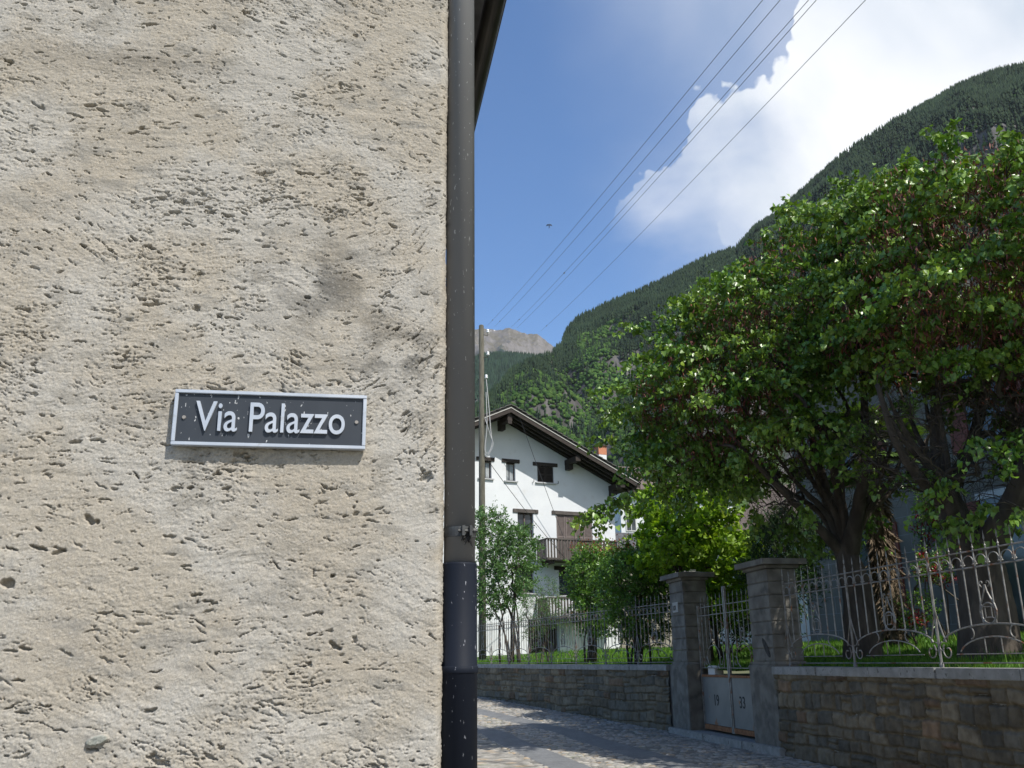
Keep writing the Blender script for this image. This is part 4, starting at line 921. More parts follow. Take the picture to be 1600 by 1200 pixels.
def leaves_on(P, rg, per, size, hang=.8, kind='heart', jit=.03):
    n = len(P); t = rg.uniform(.08, 1, (n, per)); t = np.sort(t, 1); i = np.minimum((t*3).astype(int), 2); f = t*3-i
    A = np.take_along_axis(P, i[..., None].repeat(3, 2), 1); B = np.take_along_axis(P, (i+1)[..., None].repeat(3, 2), 1)
    Q = (A+(B-A)*f[..., None]).reshape(-1, 3)+rg.normal(0, jit, (n*per, 3)); tw = (B-A).reshape(-1, 3); tw = unit(tw)
    side = unit(np.cross(tw, rg.normal(size=Q.shape)))
    D = unit(side*.9+tw*.5+np.array([0, 0, -hang])+rg.normal(0, .35, Q.shape)); Nn = unit(rg.normal(0, .6, Q.shape)+np.array([0, 0, .5])+side*.7)
    S = size*rg.uniform(.6, 1.25, len(Q))
    return leaf_mesh(Q, D, Nn, S, kind)
def leaf_tint(nl, k, P, rg, amp=.25, sc=1.1, warm=.12):
    c = rg.uniform(1-amp, 1+amp, (nl, 1))*np.ones((1, 3)); w = rg.random((nl, 1)) < .12; c = np.where(w, c*np.array([1.35, 1.15, .8]), c)
    lum = 1+warm*noise(P[::k, 0]*sc, P[::k, 2]*sc+P[::k, 1], 3)[:, None]; return np.repeat(c*lum, k, 0)
def twigs_mesh(P, root, m, r=.004, name='twigs'):
    n = len(P); V = []; F = []
    rad = np.array([1, .8, .55, .3])*r; a = np.array([[1, 0, 0], [-.5, .86, 0], [-.5, -.86, 0]]); b_ = np.array([[1, 0, 0], [-.5, 0, .86], [-.5, 0, -.86]])
    V = (P[:, :, None, :]+rad[None, :, None, None]*np.where(np.abs(P[:, 3, 2]-P[:, 0, 2])[:, None, None, None] > .2, a[None, None], b_[None, None])).reshape(-1, 3)
    f = [(s*3+j, s*3+(j+1) % 3, (s+1)*3+(j+1) % 3, (s+1)*3+j) for s in range(3) for j in range(3)]
    F = (np.array(f)[None]+(np.arange(n)*12)[:, None, None]).reshape(-1, 4)
    np_mesh(name, V, F, m, root)
def EL(items):
    out = []
    for x, y, D, rx, rz, ry in items:
        c = at(x, y, D); k = D/1445*1.03/math.cos(R_(2)); e = math.atan2(c[2]-H, D); out.append((c, np.array([rx*k, ry, rz*k/math.cos(e)*(1/math.cos(e))**0.3])))
    return out
m_leaf = mat('tree_leaf', (.085, .18, .022), (.165, .26, .045), scale=1.2, rough=.34, attr='tint', trans=.16, spec=.45)
m_pod = mat('dry_pods', (.13, .042, .038), (.21, .08, .065), scale=4, rough=.7, attr='tint', trans=.15)
def big_tree(E, base, skel, label, n, seed, per=15, ntw=6, pods=260, low=None, extra=(), pod_E=None, bare=None, trim=0):
    rg = np.random.default_rng(seed); root = thing('broadleaf_tree', base, label, 'tree', 'heart leaved trees behind the iron fence')
    T = crown_points(E, n, rg, mind=.26)
    if low: T = np.array([t for t in T if not low(t, rg)])
    if len(extra): T = np.concatenate([T, np.array(extra)])
    nb = 0
    if bare: TB = crown_points(bare[0], bare[1], rg, shell=.2, mind=.1); nb = len(TB); T = np.concatenate([T, TB])
    ctr = np.mean([c for c, r in E], axis=0)-np.array([0, 0, .8])
    tb = MB(); tb.tube(cr_curve(skel[0][0], 6), np.interp(np.linspace(0, 1, 6*(len(skel[0][0])-1)+1), np.linspace(0, 1, len(skel[0][1])), skel[0][1]), 14)
    for pl_, rr in skel[1:]: tb.tube(cr_curve(pl_, 6), np.interp(np.linspace(0, 1, 6*(len(pl_)-1)+1), np.linspace(0, 1, len(rr)), rr), 10)
    tr = tb.build('trunk', bark, root, smooth=True, fix=False)
    # knotty bark
    for v in tr.data.vertices:
        q = v.co; k = .022*float(noise(np.array(q.x*7+q.y*3), np.array(q.z*6), 5)); v.co = q+Vector((k, k*.6, 0))
    tips, dirs, nodes, rad = grow(root, [cr_curve(pl_, 3) for pl_, rr in skel], T, rg, bark, maxr=.07)
    if nb:
        kp = np.array([in_ell(t[None], bare[0])[0] > .95 or rg.random() < .035 for t in tips]); PB, _ = sprays(tips[~kp], dirs[~kp], ctr, rg, 4, .5, 0, flat=1.2, droop=.0, upb=.7); twigs_mesh(PB, root, bark, .004, 'bare_twigs')
        tips, dirs = tips[kp], dirs[kp]
    P, v = sprays(tips, dirs, ctr, rg, ntw, .50, per, flat=.28, droop=.45, upb=.05)
    twigs_mesh(P, root, bark)
    V, F, k = leaves_on(P, rg, per, .066, hang=.75)
    np_mesh('crown', V, F, m_leaf, root, color=leaf_tint(len(V)//k, k, V, rg))
    # bunches of dry red-brown pods hanging inside the crown
    idx = rg.choice(len(tips), min(pods, len(tips)), replace=False); Q = tips[idx]*.86+ctr*.14 if False else tips[idx]+unit(ctr-tips[idx])*rg.uniform(-.2, .2, (len(idx), 1))+np.array([0, 0, -.12])
    Q = Q[in_ell(Q, E) < .88]
    m_ = 75; B = np.repeat(Q, m_, 0)+rg.normal(0, .21, (len(Q)*m_, 3)); B = B[in_ell(B, E) < 1.0]; D = unit(rg.normal(0, .45, B.shape)+np.array([0, 0, -1])); Nn = unit(rg.normal(size=B.shape))
    V, F, k = leaf_mesh(B, D, Nn, rg.uniform(.07, .12, len(B)), 'strap'); np_mesh('seed_pods', V, F, m_pod, root, color=leaf_tint(len(B), k, V, rg, .35))
    return root
zb_ = lambda x, y: float(zg(np.array(x), np.array(y)))
DA, DB = 14.6, 12.6
A0 = at(1345, 1000, DA); A0[2] = zb_(A0[0], A0[1])-.1
pA = lambda x, y, dy=0: at(x, y, DA+dy)
skA = [([A0, pA(1342, 940), pA(1330, 890), pA(1318, 850)], [.30, .22, .19, .15]),
       ([pA(1322, 870), pA(1300, 800, .2), pA(1280, 730, .3), pA(1262, 640, .3), pA(1250, 560, .2)], [.16, .10, .075, .055, .03]),
       ([pA(1325, 870), pA(1340, 800, -.3), pA(1352, 720, -.5), pA(1350, 620, -.6), pA(1340, 520, -.6)], [.15, .10, .07, .05, .03]),
       ([pA(1318, 865), pA(1265, 810, -.4), pA(1215, 760, -.8), pA(1160, 700, -1.1), pA(1110, 640, -1.2)], [.10, .06, .042, .03, .018]),
       ([pA(1315, 855), pA(1310, 780, .8), pA(1300, 700, 1.3), pA(1240, 620, 1.7)], [.12, .08, .06, .03])]
_r = random.Random(21)
for k in range(11):
    t = -1+2*k/10+_r.uniform(-.1, .1); dy = _r.uniform(-.9, 1.2)
    skA.append(([pA(1322+6*t, 850+_r.uniform(-8, 12)), pA(1322+40*t, 800, dy*.2), pA(1318+95*t, 735+20*abs(t), dy*.5), pA(1312+150*t, 640+45*abs(t), dy)], [.075, .045, .032, .014]))
EA = EL([(1135, 615, DA, 125, 105, 2.2), (1268, 482, DA, 138, 120, 2.4), (1035, 628, DA-.5, 58, 72, 1.1), (1060, 728, DA, 55, 45, 1.1), (1145, 530, DA, 100, 75, 1.8), (1180, 700, DA, 110, 42, 2.0), (1335, 420, DA, 90, 95, 2.0)])
exA = [at(*q) for q in ((925, 800, 13.6), (945, 790, 13.7), (965, 780, 13.8), (985, 770, 13.8), (950, 690, 14), (955, 610, 14.2), (1262, 345, 14.6), (1295, 318, 14.6), (1165, 420, 14.6), (1000, 520, 14.4))]
zA, xA = at(1300, 705, DA)[2], at(1215, 700, DA)[0]; lowA = lambda t, rg: t[2] < zA and t[0] > xA and rg.random() < .9
big_tree(EA, A0, skA, 'left of two spreading trees behind the fence, its crown reaching toward the white house', 480, 11, per=19, ntw=6, extra=exA, pods=300, low=lowA, bare=(EL([(1290, 745, DA, 95, 85, 1.3), (1345, 690, DA, 70, 80, 1.2), (1220, 760, DA-.5, 60, 45, .9)]), 210))
B0 = at(1540, 985, DB); B0[2] = zb_(B0[0], B0[1])-.1
pB = lambda x, y, dy=0: at(x, y, DB+dy)
skB = [([B0, pB(1540, 930), pB(1530, 880), pB(1525, 845)], [.38, .29, .27, .24]),
       ([pB(1520, 870), pB(1495, 815, .1), pB(1475, 760, .2), pB(1465, 690, .3), pB(1460, 600, .3)], [.26, .19, .15, .09, .05]),
       ([pB(1540, 860), pB(1575, 800, -.2), pB(1600, 745, -.3), pB(1620, 660, -.4), pB(1625, 560, -.4)], [.20, .15, .12, .08, .05]),
       ([pB(1490, 800, .1), pB(1440, 750, -.3), pB(1400, 690, -.6), pB(1370, 600, -.8)], [.10, .07, .05, .03]),
       ([pB(1480, 770, .1), pB(1515, 700, .6), pB(1540, 600, 1.0), pB(1540, 480, 1.0)], [.12, .08, .06, .03]),
       ([pB(1590, 780), pB(1660, 720, .3), pB(1720, 640, .4), pB(1760, 540, .5)], [.13, .09, .06, .03])]
for k in range(13):
    t = -1+2*k/12+_r.uniform(-.08, .08); dy = _r.uniform(-.9, 1.2); bx, by = ((1490, 795) if k < 6 else (1590, 775))
    skB.append(([pB(bx, by+_r.uniform(-8, 12)), pB(bx+35*t, by-60, dy*.2), pB(bx+80*t, by-125+15*abs(t), dy*.5), pB(bx+120*t, by-215+35*abs(t), dy)], [.085, .05, .035, .015]))
EB = EL([(1470, 412, DB, 155, 140, 2.2), (1625, 384, DB, 200, 122, 2.5), (1800, 480, DB, 170, 170, 2.2), (1560, 510, DB, 200, 85, 2.2), (1390, 500, DB, 90, 85, 1.6), (1700, 580, DB, 130, 60, 2.0)])
exB = [at(*q) for q in ((1520, 690, 11.4), (1590, 700, 11.3), (1600, 795, 11.0), (1400, 700, 12), (1350, 305, 12.6), (1400, 275, 12.6), (1500, 262, 12.6))]
zB = at(1500, 665, DB)[2]; lowB = lambda t, rg: t[2] < zB and rg.random() < .9
big_tree(EB, B0, skB, 'right of two big leafy trees behind the fence, with the thicker low forking trunk', 520, 23, per=19, ntw=6, extra=exB, pods=480, low=lowB, bare=(EL([(1480, 680, DB, 110, 90, 1.4), (1590, 680, DB, 90, 100, 1.4), (1400, 700, DB-.5, 60, 70, 1.), (1540, 760, DB, 90, 55, 1.)]), 330))
def shrub(name, base, E, label, cat, n, seed, stems, leaf, size, per, ntw, ltw, cols, tips=None, group=None, kind='oval', hang=.1, mind=.15, droop=.1, hgt=None, sr=.02):
    rg = np.random.default_rng(seed); base = np.array(base); root = thing(name, base, label, cat, group)
    T = crown_points(E, n, rg, shell=.35, mind=mind); ctr = np.mean([c for c, r in E], axis=0); sk = []
    for k in range(stems):
        o = rg.normal(0, .16, 3)*np.array([1, 1, 0]); c, r = E[k % len(E)]; tgt = c+rg.normal(0, .35, 3)*r
        sk.append([base+o, base+o+(tgt-base)*np.array([.25, .25, .4]), base+(tgt-base)*np.array([.6, .6, .75]), tgt])
    b = MB()
    for pl_ in sk: b.tube(cr_curve(pl_, 4), np.linspace(sr, sr*.35, 13), 6)
    b.build('stems', bark, root, smooth=True, fix=False)
    tp, dirs, _, _ = grow(root, [cr_curve(p, 3) for p in sk], T, rg, bark, rtip=.004, maxr=sr*.7)
    P, v = sprays(tp, dirs, ctr-np.array([0, 0, .5]), rg, ntw, ltw, per, flat=.9, droop=droop, upb=.5); twigs_mesh(P, root, bark, .003)
    V, F, k = leaves_on(P, rg, per, size, hang=hang, kind=kind, jit=size*.3); col = leaf_tint(len(V)//k, k, V, rg, .3)
    np_mesh('foliage', V, F, leaf, root, color=col)
    if tips:      # young red shoots at the twig ends, near the top
        zt = np.quantile(P[:, 3, 2], tips[1]); Q = P[P[:, 3, 2] > zt][:, 3]; Q = np.repeat(Q, 4, 0)+rg.normal(0, .05, (len(Q)*4, 3))
        D = unit(rg.normal(0, .5, Q.shape)+np.array([0, 0, .9])); V, F, k = leaf_mesh(Q, D, unit(rg.normal(size=Q.shape)), rg.uniform(.035, .07, len(Q)), 'oval'); np_mesh('red_shoots', V, F, tips[0], root, color=leaf_tint(len(Q), k, V, rg))['kind'] = 'stuff'
    return root
def gnd(x, D):
    c = at(x, 1000, D); c[2] = zb_(c[0], c[1]); return c
m_l1 = mat('lilac_leaf', (.07, .15, .045), (.11, .21, .07), scale=2, rough=.5, attr='tint', trans=.3, spec=.4)
m_l2 = mat('hedge_leaf', (.075, .17, .022), (.12, .235, .035), scale=2, rough=.35, attr='tint', trans=.25, spec=.5)
m_l3 = mat('lime_leaf', (.15, .27, .02), (.23, .36, .035), scale=2, rough=.5, attr='tint', trans=.4, spec=.3)
m_l4 = mat('oleander_leaf', (.02, .05, .015), (.035, .075, .022), scale=2, rough=.5, attr='tint', trans=.15)
m_red = mat('red_shoot', (.17, .05, .03), (.24, .09, .045), scale=3, rough=.5, attr='tint', trans=.3)
m_rose = mat('rose_petal', (.14, .006, .012), (.22, .012, .02), scale=3, rough=.6, attr='tint', trans=.2)
shrub('lilac_shrub', gnd(800, 28.1), EL([(795, 885, 28.1, 42, 60, 1.0), (768, 845, 28.1, 28, 50, .8), (815, 860, 28.1, 25, 35, .7), (770, 930, 28.1, 22, 35, .8)]), 'tall airy pale green shrub with bare lower stems beside the utility pole', 'shrub', 230, 5, 9, m_l1, .085, 14, 4, .40, None, mind=.2, sr=.035)
shrub('garden_shrub', gnd(845, 25.6), EL([(840, 960, 25.6, 25, 42, .7), (862, 945, 25.6, 14, 35, .6)]), 'thin straggly shrub with narrow leaves between the lilac and the lower balcony', 'shrub', 130, 6, 5, m_l1, .08, 10, 3, .32, None, kind='strap', mind=.2)
shrub('hedge_bush', gnd(925, 23.1), EL([(925, 905, 23.1, 36, 45, 1.0), (930, 950, 23.1, 32, 45, 1.0)]), 'left of two tall glossy green bushes with red shoot tips behind the fence', 'bush', 260, 8, 8, m_l2, .065, 16, 4, .30, None, tips=(m_red, .93), group='glossy bushes with red tips', mind=.15, sr=.03)
shrub('hedge_bush', gnd(993, 20.3), EL([(985, 905, 20.3, 46, 48, .9), (1015, 910, 20.3, 32, 45, .8), (1000, 960, 20.3, 42, 45, .8)]), 'right of two tall glossy green bushes with red shoot tips, next to the left pillar', 'bush', 310, 9, 10, m_l2, .065, 16, 4, .32, None, tips=(m_red, .93), group='glossy bushes with red tips', mind=.15, sr=.03)
shrub('maple_tree', gnd(1105, 19.3), EL([(1080, 815, 19.3, 58, 42, 1.3), (1125, 870, 19.3, 52, 40, 1.2), (1050, 865, 19.3, 50, 42, 1.2), (1120, 770, 19.3, 40, 24, .8), (1025, 800, 19.3, 28, 30, .9), (1118, 925, 19.3, 45, 36, .8)]), 'small bright yellow green tree rising behind the gate and left pillar', 'tree', 300, 10, 5, m_l3, .085, 13, 4, .36, None, kind='heart', mind=.18, sr=.06, hang=.3)
shrub('oleander', gnd(1235, 17.5), EL([(1232, 850, 17.5, 48, 48, .8), (1220, 905, 17.5, 50, 35, .8)]), 'dark narrow leaved oleander bush behind the right gate pillar', 'bush', 190, 12, 8, m_l4, .11, 14, 4, .30, None, kind='strap', mind=.15, hang=-.5)
shrub('dark_evergreen', gnd(1150, 21), EL([(1150, 960, 21, 40, 40, 1), (1110, 965, 21, 40, 35, .8), (1200, 960, 21, 45, 45, 1.)]), 'low dark evergreen bush seen through the gate', 'bush', 190, 13, 7, m_l4, .07, 15, 4, .3, None, mind=.15)
def roses(base, E, label, seed, fl):
    r = shrub('rose_bush', base, E, label, 'rose bush', 80, seed, 4, m_l2, .05, 8, 3, .22, None, group='red rose bushes', mind=.12)
    rg = np.random.default_rng(seed); T = crown_points(E, fl, rg, mind=.1)
    Q = np.repeat(T, 26, 0)+rg.normal(0, .028, (len(T)*26, 3)); D = unit(Q-np.repeat(T, 26, 0)+.01); V, F, k = leaf_mesh(Q, D, unit(rg.normal(size=Q.shape)), np.full(len(Q), .05), 'oval')
    np_mesh('rose_blooms', V, F, m_rose, r, color=leaf_tint(len(Q), k, V, rg))
g = gnd(1452, 20.5); roses(g, EL([(1455, 790, 20.8, 22, 48, .3), (1448, 830, 20.8, 16, 25, .3)]), 'tall climbing rose with dark red blooms against the villa wall', 31, 34)
g = gnd(1470, 17); roses(g, EL([(1462, 890, 17, 32, 25, .4), (1440, 960, 17, 20, 30, .3)]), 'lower red rose bush standing just behind the spear fence', 32, 22)
# palm with a hairy trunk
def palm():
    D = 17.5; b0 = gnd(1395, D); root = thing('fan_palm', b0, 'fan palm with shaggy fibrous trunk between the two big trees', 'palm')
    ztop = at(1385, 700, D)[2]; rg = np.random.default_rng(5)
    fib = mat('palm_fibre', (.10, .075, .05), (.17, .13, .09), scale=9, rough=.95, bump=.02, bscale=30)
    z = np.linspace(b0[2]-.1, ztop, 30); tr = MB().tube([(b0[0]+.05*math.sin(q), b0[1], q) for q in z], [.16+.03*math.sin(q*9) for q in z], 12).build('trunk', fib, root, smooth=True, fix=False)
    n = 1800; zz = rg.uniform(b0[2], ztop, n); a = rg.uniform(0, 6.28, n); Q = np.stack([b0[0]+.15*np.cos(a), b0[1]+.15*np.sin(a), zz], 1); D_ = unit(np.stack([np.cos(a), np.sin(a), -1.2+0*a], 1)+rg.normal(0, .35, (n, 3)))
    V, F, k = leaf_mesh(Q, D_, unit(rg.normal(size=Q.shape)), rg.uniform(.1, .28, n), 'strap'); np_mesh('trunk_fibres', V, F, fib, tr)
    m = mat('palm_leaf', (.07, .13, .03), (.11, .18, .05), scale=2, rough=.45, attr='tint', trans=.25)
    for f_ in range(20):
        az = rg.uniform(0, 6.28); el = rg.uniform(-.5, 1.1); L = rg.uniform(.7, 1.05); d = np.array([math.cos(az)*math.cos(el), math.sin(az)*math.cos(el), math.sin(el)]); c = np.array([b0[0], b0[1], ztop])
        hub = c+d*L*.7+np.array([0, 0, -.1]); st = MB(); st.tube([c, c+d*L*.35+np.array([0, 0, .03]), hub], .012, 5); s_ = np.cross(d, [0, 0, 1.]); s_ /= np.linalg.norm(s_)
        fo = st.build('frond', m, root); q = 30; t = np.linspace(-1.5, 1.5, q)
        D_ = unit(d[None]*np.cos(t)[:, None]+s_[None]*np.sin(t)[:, None]+np.array([0, 0, -.25])); V, F, k = leaf_mesh(np.repeat(hub[None], q, 0), D_, np.repeat(np.cross(s_, d)[None], q, 0)+rg.normal(0, .1, (q, 3)), np.full(q, .62)*rg.uniform(.85, 1, q), 'strap')
        np_mesh('frond_blades', V, F, m, fo, color=leaf_tint(q, k, V, rg))
palm()
# ------------------------------------------------------------------ mountains
def ridge(pts, r):      # silhouettes measured as directions, placed at real distances r
    out = []
    for (x, y), D in zip(pts, r):
        az, el = azel(x, y); out.append((az, D, H+D*math.tan(R_(el))))
    return np.array(out)
NR = ridge([(300, 1010), (500, 900), (640, 760), (757, 640), (800, 592), (832, 573), (862, 560), (876, 547), (886, 522), (905, 503), (950, 482), (1000, 462), (1050, 440), (1100, 412), (1150, 397), (1182, 362), (1204, 350), (1240, 320), (1282, 282), (1330, 240), (1400, 197), (1450, 172), (1500, 143), (1560, 120), (1610, 110), (1750, 60), (2000, -10), (2400, -60), (3200, -100)],
           [700, 800, 900, 1000, 1100, 1180, 1300, 1400, 1500, 1500, 1500, 1480, 1450, 1420, 1400, 1380, 1370, 1350, 1330, 1310, 1300, 1290, 1280, 1270, 1260, 1240, 1200, 1150, 1100])
def near_surface(az, t):
    """az degrees, t 0 (valley) .. 1 (ridge) .. >1 behind"""
    R1 = np.interp(az, NR[:, 0], NR[:, 1]); Z1 = np.interp(az, NR[:, 0], NR[:, 2]); R0 = 330+0*az
    r = R0+(R1-R0)*t; prof = np.where(t <= 1, t**1.12, 1-(t-1)*1.3)
    z = -20+(Z1+20)*prof
    a = np.radians(az); x = r*np.sin(a); y = r*np.cos(a)
    w = np.clip(t*(1.0-t)*4, 0, 1)*(t < 1)
    n = fbm(x/260, y/260, 70, 5, .55); gul = np.abs(noise(x/150+2, y/330, 75)); cl = fbm(x/120, y/120+3, 78, 4)
    n2 = noise(x/420+az*.0+5, y/900, 73); z = z+w*(95*n+60*n2-120*(.30-gul)*(gul < .30))
    q = z/95+.8*cl; st = q-np.floor(q); step = np.where(ss(.02, .2, cl+n*.4) > 0, ss(.0, .35, st)-st, 0)*ss(.02, .2, cl+n*.4)
    z = z+w*26*step
    return x, y, z
def mountains():
    azs = np.concatenate([np.arange(-22, -3, .5), np.arange(-3, 40, .075), np.arange(40, 60, .6)]); ts = np.concatenate([np.linspace(0, 1, 330), np.linspace(1.01, 1.6, 12)])
    A, T = np.meshgrid(azs, ts, indexing='ij'); X, Y, Z = near_surface(A, T)
    dz = np.zeros_like(Z); P = np.stack([X, Y, Z], -1)
    ga = np.gradient(P, axis=0); gt = np.gradient(P, axis=1); nn = np.cross(gt, ga); nn /= np.linalg.norm(nn, axis=2)[..., None]+1e-9; steep = 1-np.abs(nn[..., 2])
    rock = ss(.30, .50, steep+.08*(A > 9)+.34*fbm(X/60, Y/60+Z/60, 80, 4)+bump_rock(A, T))
    c = (1-rock)[..., None]*np.array([.04, .075, .018])*(1+.5*fbm(X/40, Y/40, 81, 4))[..., None]+rock[..., None]*np.array([.082, .078, .075])*(1+1.1*fbm(X/18, Z/70, 82, 5))[..., None]
    m = mat('mountain_ground', (.85, .85, .85), (1.15, 1.15, 1.15), scale=.05, rough=.95, bump=2.5, bscale=.12, attr='tint')
    o = np_mesh('mountain', P.reshape(-1, 3), gridF(len(azs), len(ts)), m, color=np.clip(c, .01, .6).reshape(-1, 3), smooth=True); o['kind'] = 'structure'
    # forest: conifers high up, broadleaved trees below
    rg = np.random.default_rng(77); n = 190000
    az = np.where(rg.random(n) < .42, rg.uniform(-3.2, 9.5, n), rg.uniform(9.5, 38, n)); t = np.where(az < 9.5, rg.uniform(.25, 1, n), .5+.5*rg.beta(1.4, 1., n)); x, y, z = near_surface(az, t)
    x2, y2, z2 = near_surface(az, np.minimum(t+.004, 1)); sl = (z2-z)/(np.hypot(x2-x, y2-y)+.01)
    ia = np.clip(np.searchsorted(azs, az), 0, len(azs)-1); it = np.clip(np.searchsorted(ts, t), 0, 329); rk = rock[ia, it]
    keep = (rk < .45)|(rg.random(n) < .16); dens = r_ = np.hypot(x, y); keep &= rg.random(n) < (r_/1500)**1.0+.25
    x, y, z, t, az = [v[keep] for v in (x, y, z, t, az)]
    # ridge trees for the serrated skyline
    m2 = 2600; a2 = rg.uniform(-3, 38, m2); xx, yy, zz = near_surface(a2, np.full(m2, .997)-rg.uniform(0, .01, m2)); x = np.r_[x, xx]; y = np.r_[y, yy]; z = np.r_[z, zz]; t = np.r_[t, np.ones(m2)]; az = np.r_[az, a2]
    con = (t+.35*fbm(x/160, y/160, 90, 3)+.012*(az-8)) > .86-.022*np.clip(az-5, 0, 16)
    con = con ^ (rg.random(len(con)) < .07)
    def stamp(name, sel, T_, F_, smin, smax, wz, cols, label, m, jit):
        X_, Y_, Z_ = x[sel], y[sel], z[sel]; k = len(X_); s = rg.uniform(smin, smax, k); a = rg.uniform(0, 6.28, k); T = T_[rg.integers(0, len(T_), k)]
        ca, sa = np.cos(a)[:, None], np.sin(a)[:, None]
        V = np.stack([(T[..., 0]*ca-T[..., 1]*sa)*s[:, None]+X_[:, None], (T[..., 0]*sa+T[..., 1]*ca)*s[:, None]+Y_[:, None], T[..., 2]*s[:, None]*wz+Z_[:, None]], -1)
        nv = T_.shape[1]; F = (F_[None]+(np.arange(k)*nv)[:, None, None]).reshape(-1, F_.shape[1])
        base = np.array(cols[0])+(np.array(cols[1])-cols[0])*rg.random((k, 1)); base = base*(1+.4*fbm(X_/70, Y_/70, 95, 3))[:, None]
        o = np_mesh(name, V.reshape(-1, 3), F, m, color=np.repeat(base, nv, 0)); tag(o, label, 'forest', kind='stuff')
    bm = bmesh.new(); bmesh.ops.create_icosphere(bm, subdivisions=2, radius=1); bv = np.array([v.co[:] for v in bm.verts]); bf = np.array([[v.index for v in f.verts] for f in bm.faces]); bm.free()
    var = []
    for k in range(8):
        q = bv*(1+.38*noise(bv[:, 0]*2.3+k*7, bv[:, 1]*2.3+bv[:, 2]*2, k)+rg.normal(0, .16, len(bv)))[:, None]; q[:, 2] = q[:, 2]*.95+.75; var.append(q)
    # conifer: three stacked ragged skirts
    cv = []
    for k in range(5):
        L = []; 
        for j, (z0, r0, z1) in enumerate(((.25, .30, 1.1), (.8, .24, 1.6), (1.35, .16, 2.15))):
            for q in range(7): a = 6.283*q/7+j*.4; rr = r0*rg.uniform(.7, 1.2); L.append((rr*math.cos(a), rr*math.sin(a), z0+rg.uniform(-.1, .1)))
            L.append((0, 0, z1))
        cv.append(L)
    cf = np.array([(j*8+q, j*8+(q+1) % 7, j*8+7) for j in range(3) for q in range(7)])
    mf = mat('forest_leaf', (.9, .9, .9), (1.1, 1.1, 1.1), scale=.3, rough=.9, attr='tint', spec=.1)
    stamp('mountain_conifers', con, np.array(cv), cf, 3.6, 9.0, 1.0, ((.010, .022, .013), (.026, .044, .020)), 'dark conifer forest covering the upper mountain slope', mf, 0)
    stamp('mountain_broadleaf_wood', ~con, np.array(var), bf, 1.4, 3.5, 1.0, ((.022, .058, .014), (.066, .118, .026)), 'fresh green broadleaved wood covering the lower mountain slope', mf, 0)
def bump_rock(A, T):      # bare cliffs the photograph shows
    out = np.full(A.shape, -.06)
    for (x, y, rx, ry, s) in ((950, 600, 55, 30, .55), (850, 620, 45, 18, .5), (900, 655, 30, 20, .3), (985, 560, 30, 22, .5), (1420, 215, 70, 22, .5), (1360, 230, 40, 20, .35), (1340, 290, 40, 14, .3), (1560, 200, 60, 30, .3)):
        az, el = azel(x, y); az2, _ = azel(x+rx, y); _, el2 = azel(x, y+ry)
        X, Y, Z = near_surface(A, T); E = np.degrees(np.arctan2(Z-H, np.hypot(X, Y)))
        out += s*np.exp(-(((A-az)/(az2-az))**2+((E-el)/(el2-el))**2))
    return out
mountains()
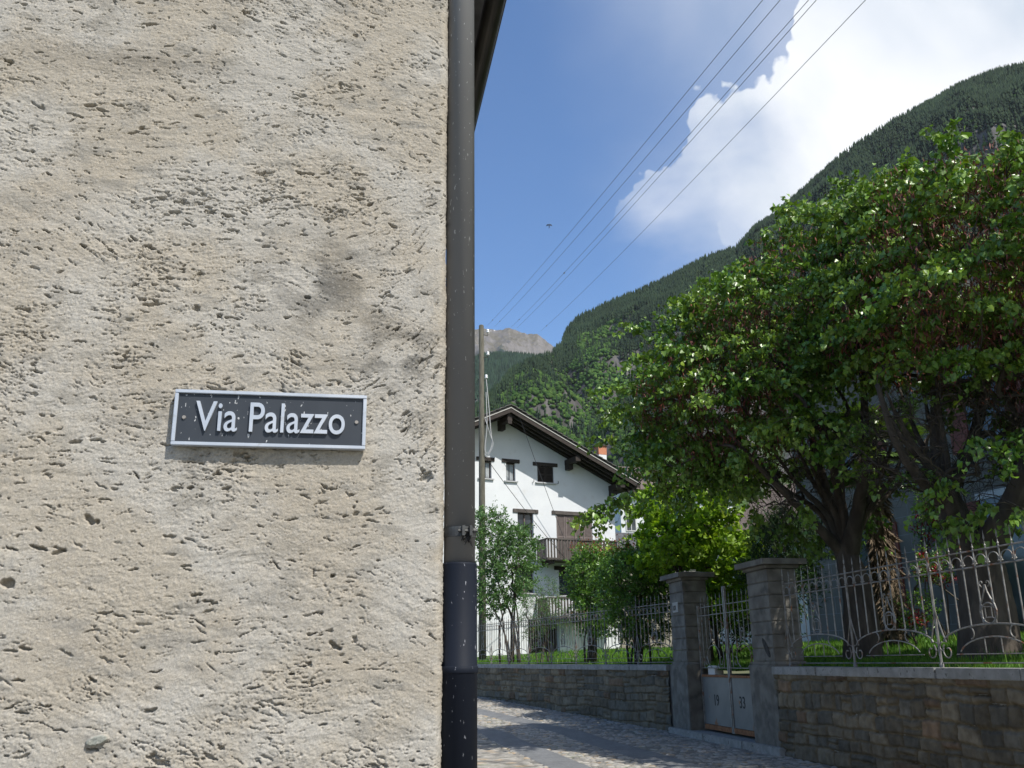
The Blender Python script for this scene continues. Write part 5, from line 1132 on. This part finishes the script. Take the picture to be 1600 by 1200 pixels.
def far_mountain():
    # high bare ridge with the last snow, and a dark wooded shoulder in front of it
    FR = ridge([(200, 640), (500, 560), (640, 525), (700, 518), (757, 513), (772, 516), (795, 513), (815, 520), (840, 523), (858, 535), (876, 548), (920, 575), (1000, 600), (1200, 640), (1600, 700)], [5200]*15)
    azs = np.concatenate([np.arange(-22, -3, .4), np.arange(-3, 6, .022), np.arange(6, 30, .6)]); ts = np.concatenate([np.linspace(0, 1, 330), [1.05, 1.2, 1.5]])
    A, T = np.meshgrid(azs, ts, indexing='ij'); R1 = 5200.; Z1 = np.interp(A, FR[:, 0], FR[:, 2]); r = 2600+(R1-2600)*T; z = np.where(T <= 1, 100+(Z1-100)*T**1.0, Z1*(1-(T-1)*.8))
    a = np.radians(A); X = r*np.sin(a); Y = r*np.cos(a); w = np.clip((1-T)*6, 0, 1)*(T < 1)
    n = fbm(X/520, Y/900, 101, 6, .55); rd = 1-np.abs(fbm(X/420+4, Y/900, 103, 5, .55))*2.2
    z = z+w*(150*n+130*(rd-.7))+(T >= .93)*(T < 1.1)*14*fbm(X/60, Y/60, 109, 3)
    z = z+9*fbm(X/45, Y/60, 107, 3)*(T < 1)
    P = np.stack([X, Y, z], -1); ga = np.gradient(P, axis=0); gt = np.gradient(P, axis=1); nn = np.cross(gt, ga); nn /= np.linalg.norm(nn, axis=2)[..., None]+1e-9; steep = 1-np.abs(nn[..., 2])
    rock = ss(.16, .42, steep+.2*fbm(X/90, Y/90, 104, 4))[..., None]; grass = np.array([.095, .085, .062]); rk = np.array([.135, .125, .12])*(1+.4*fbm(X/60, z/90, 105, 4))[..., None]
    c = grass*(1-rock)+rk*rock
    fo = ss(.40, -.05, (T-.70)*4+.9*fbm(X/150, Y/150, 106, 4))[..., None]; spot = (.7+.6*(_h(np.floor(X/14), np.floor(Y/14), 3)))[..., None]; c = c*(1-fo)+fo*np.array([.018, .034, .022])*spot
    E = np.degrees(np.arctan2(z-H, np.hypot(X, Y))); snow = np.zeros(A.shape)
    for x, y, rx, ry in ((770, 516, 7, 2.2), (800, 515, 16, 1.6), (810, 518, 7, 3), (764, 520, 5, 3), (822, 521, 6, 1.2), (786, 519, 3, 1.5)):
        q, e = azel(x, y); q2, _ = azel(x+rx, y); _, e2 = azel(x, y+ry); snow += np.exp(-(((A-q)/(q2-q))**2+((E-e)/(e2-e))**2))
    sn = ss(.95, 1.15, snow+.45*fbm(X/45, Y/45, 108, 4))[..., None]; c = c*(1-sn)+sn*np.array([.8, .82, .85])
    o = np_mesh('distant_mountain', P.reshape(-1, 3), gridF(len(azs), len(ts)), mat('mountain_ground', (1, 1, 1)), color=np.clip(c, .01, .9).reshape(-1, 3), smooth=True); o['kind'] = 'structure'
    # wooded shoulder
    SR = ridge([(200, 700), (500, 640), (700, 575), (757, 560), (790, 557), (820, 560), (850, 562), (880, 575), (950, 600), (1200, 640)], [2500]*10)
    azs = np.arange(-20, 8, .05); ts = np.linspace(0, 1, 160); A, T = np.meshgrid(azs, ts, indexing='ij'); Z1 = np.interp(A, SR[:, 0], SR[:, 2]); r = 1600+900*T; a = np.radians(A); X = r*np.sin(a); Y = r*np.cos(a)
    z = 60+(Z1-60)*T+np.clip((1-T)*6, 0, 1)*(70*fbm(X/200, Y/300, 111, 5)+30*fbm(X/60, Y/60, 113, 3)); P = np.stack([X, Y, z], -1)
    rk = ss(.18, .38, fbm(X/90, Y/220+z/90, 112, 5))[..., None]; c = np.array([.018, .034, .02])*(1-rk)+rk*np.array([.16, .15, .14])*(1+.5*fbm(X/20, z/25, 114, 3))[..., None]
    o = np_mesh('wooded_shoulder', P.reshape(-1, 3), gridF(len(azs), len(ts)), mat('mountain_ground', (1, 1, 1)), color=np.clip(c, .01, .6).reshape(-1, 3), smooth=True); o['kind'] = 'structure'
    rg = np.random.default_rng(9); n = 16000; az = rg.uniform(-3, 5.5, n); t = np.r_[rg.uniform(.3, 1, n-900), rg.uniform(.985, 1, 900)]
    i = np.clip(np.searchsorted(azs, az), 0, len(azs)-1); j = np.clip((t*159).astype(int), 0, 159); Q = P[i, j]+rg.normal(0, 2, (n, 3))*np.array([1, 1, 0]); k = rk[i, j, 0] < .5; Q = Q[k]; n = len(Q)
    s = rg.uniform(9, 16, n); V = []; q = 5; T_ = np.array([[.3*math.cos(6.283*u/q), .3*math.sin(6.283*u/q), .1] for u in range(q)]+[[0, 0, 1.6]]); V = (Q[:, None, :]+T_[None]*s[:, None, None]).reshape(-1, 3)
    F = (np.array([(u, (u+1) % q, q) for u in range(q)])[None]+(np.arange(n)*(q+1))[:, None, None]).reshape(-1, 3)
    o = np_mesh('distant_conifers', V, F, mat('forest_leaf', (1, 1, 1)), color=np.repeat(np.array([.016, .032, .019])*rg.uniform(.7, 1.6, (n, 1)), q+1, 0)); tag(o, 'far dark conifer forest on the shoulder below the bare ridge', 'forest', kind='stuff')
far_mountain()
#PART5
# ------------------------------------------------------------------ air between here and the ridges
def haze():
    o = MB().box(-2600, 5200, -300, 8200, -61, 2060).build('haze', None)
    m = bpy.data.materials.new('air'); m.use_nodes = True; nt = m.node_tree
    for n in list(nt.nodes):
        if n.type == 'BSDF_PRINCIPLED': nt.nodes.remove(n)
    v = nt.nodes.new('ShaderNodeVolumePrincipled'); v.inputs['Color'].default_value = (.80, .88, 1, 1); v.inputs['Density'].default_value = .000028; v.inputs['Anisotropy'].default_value = .2
    nt.links.new(v.outputs[0], nt.nodes['Material Output'].inputs['Volume']); o.data.materials.append(m); o['kind'] = 'stuff'; o['label'] = 'thin blue haze in the air of the valley'; o['category'] = 'haze'
haze()
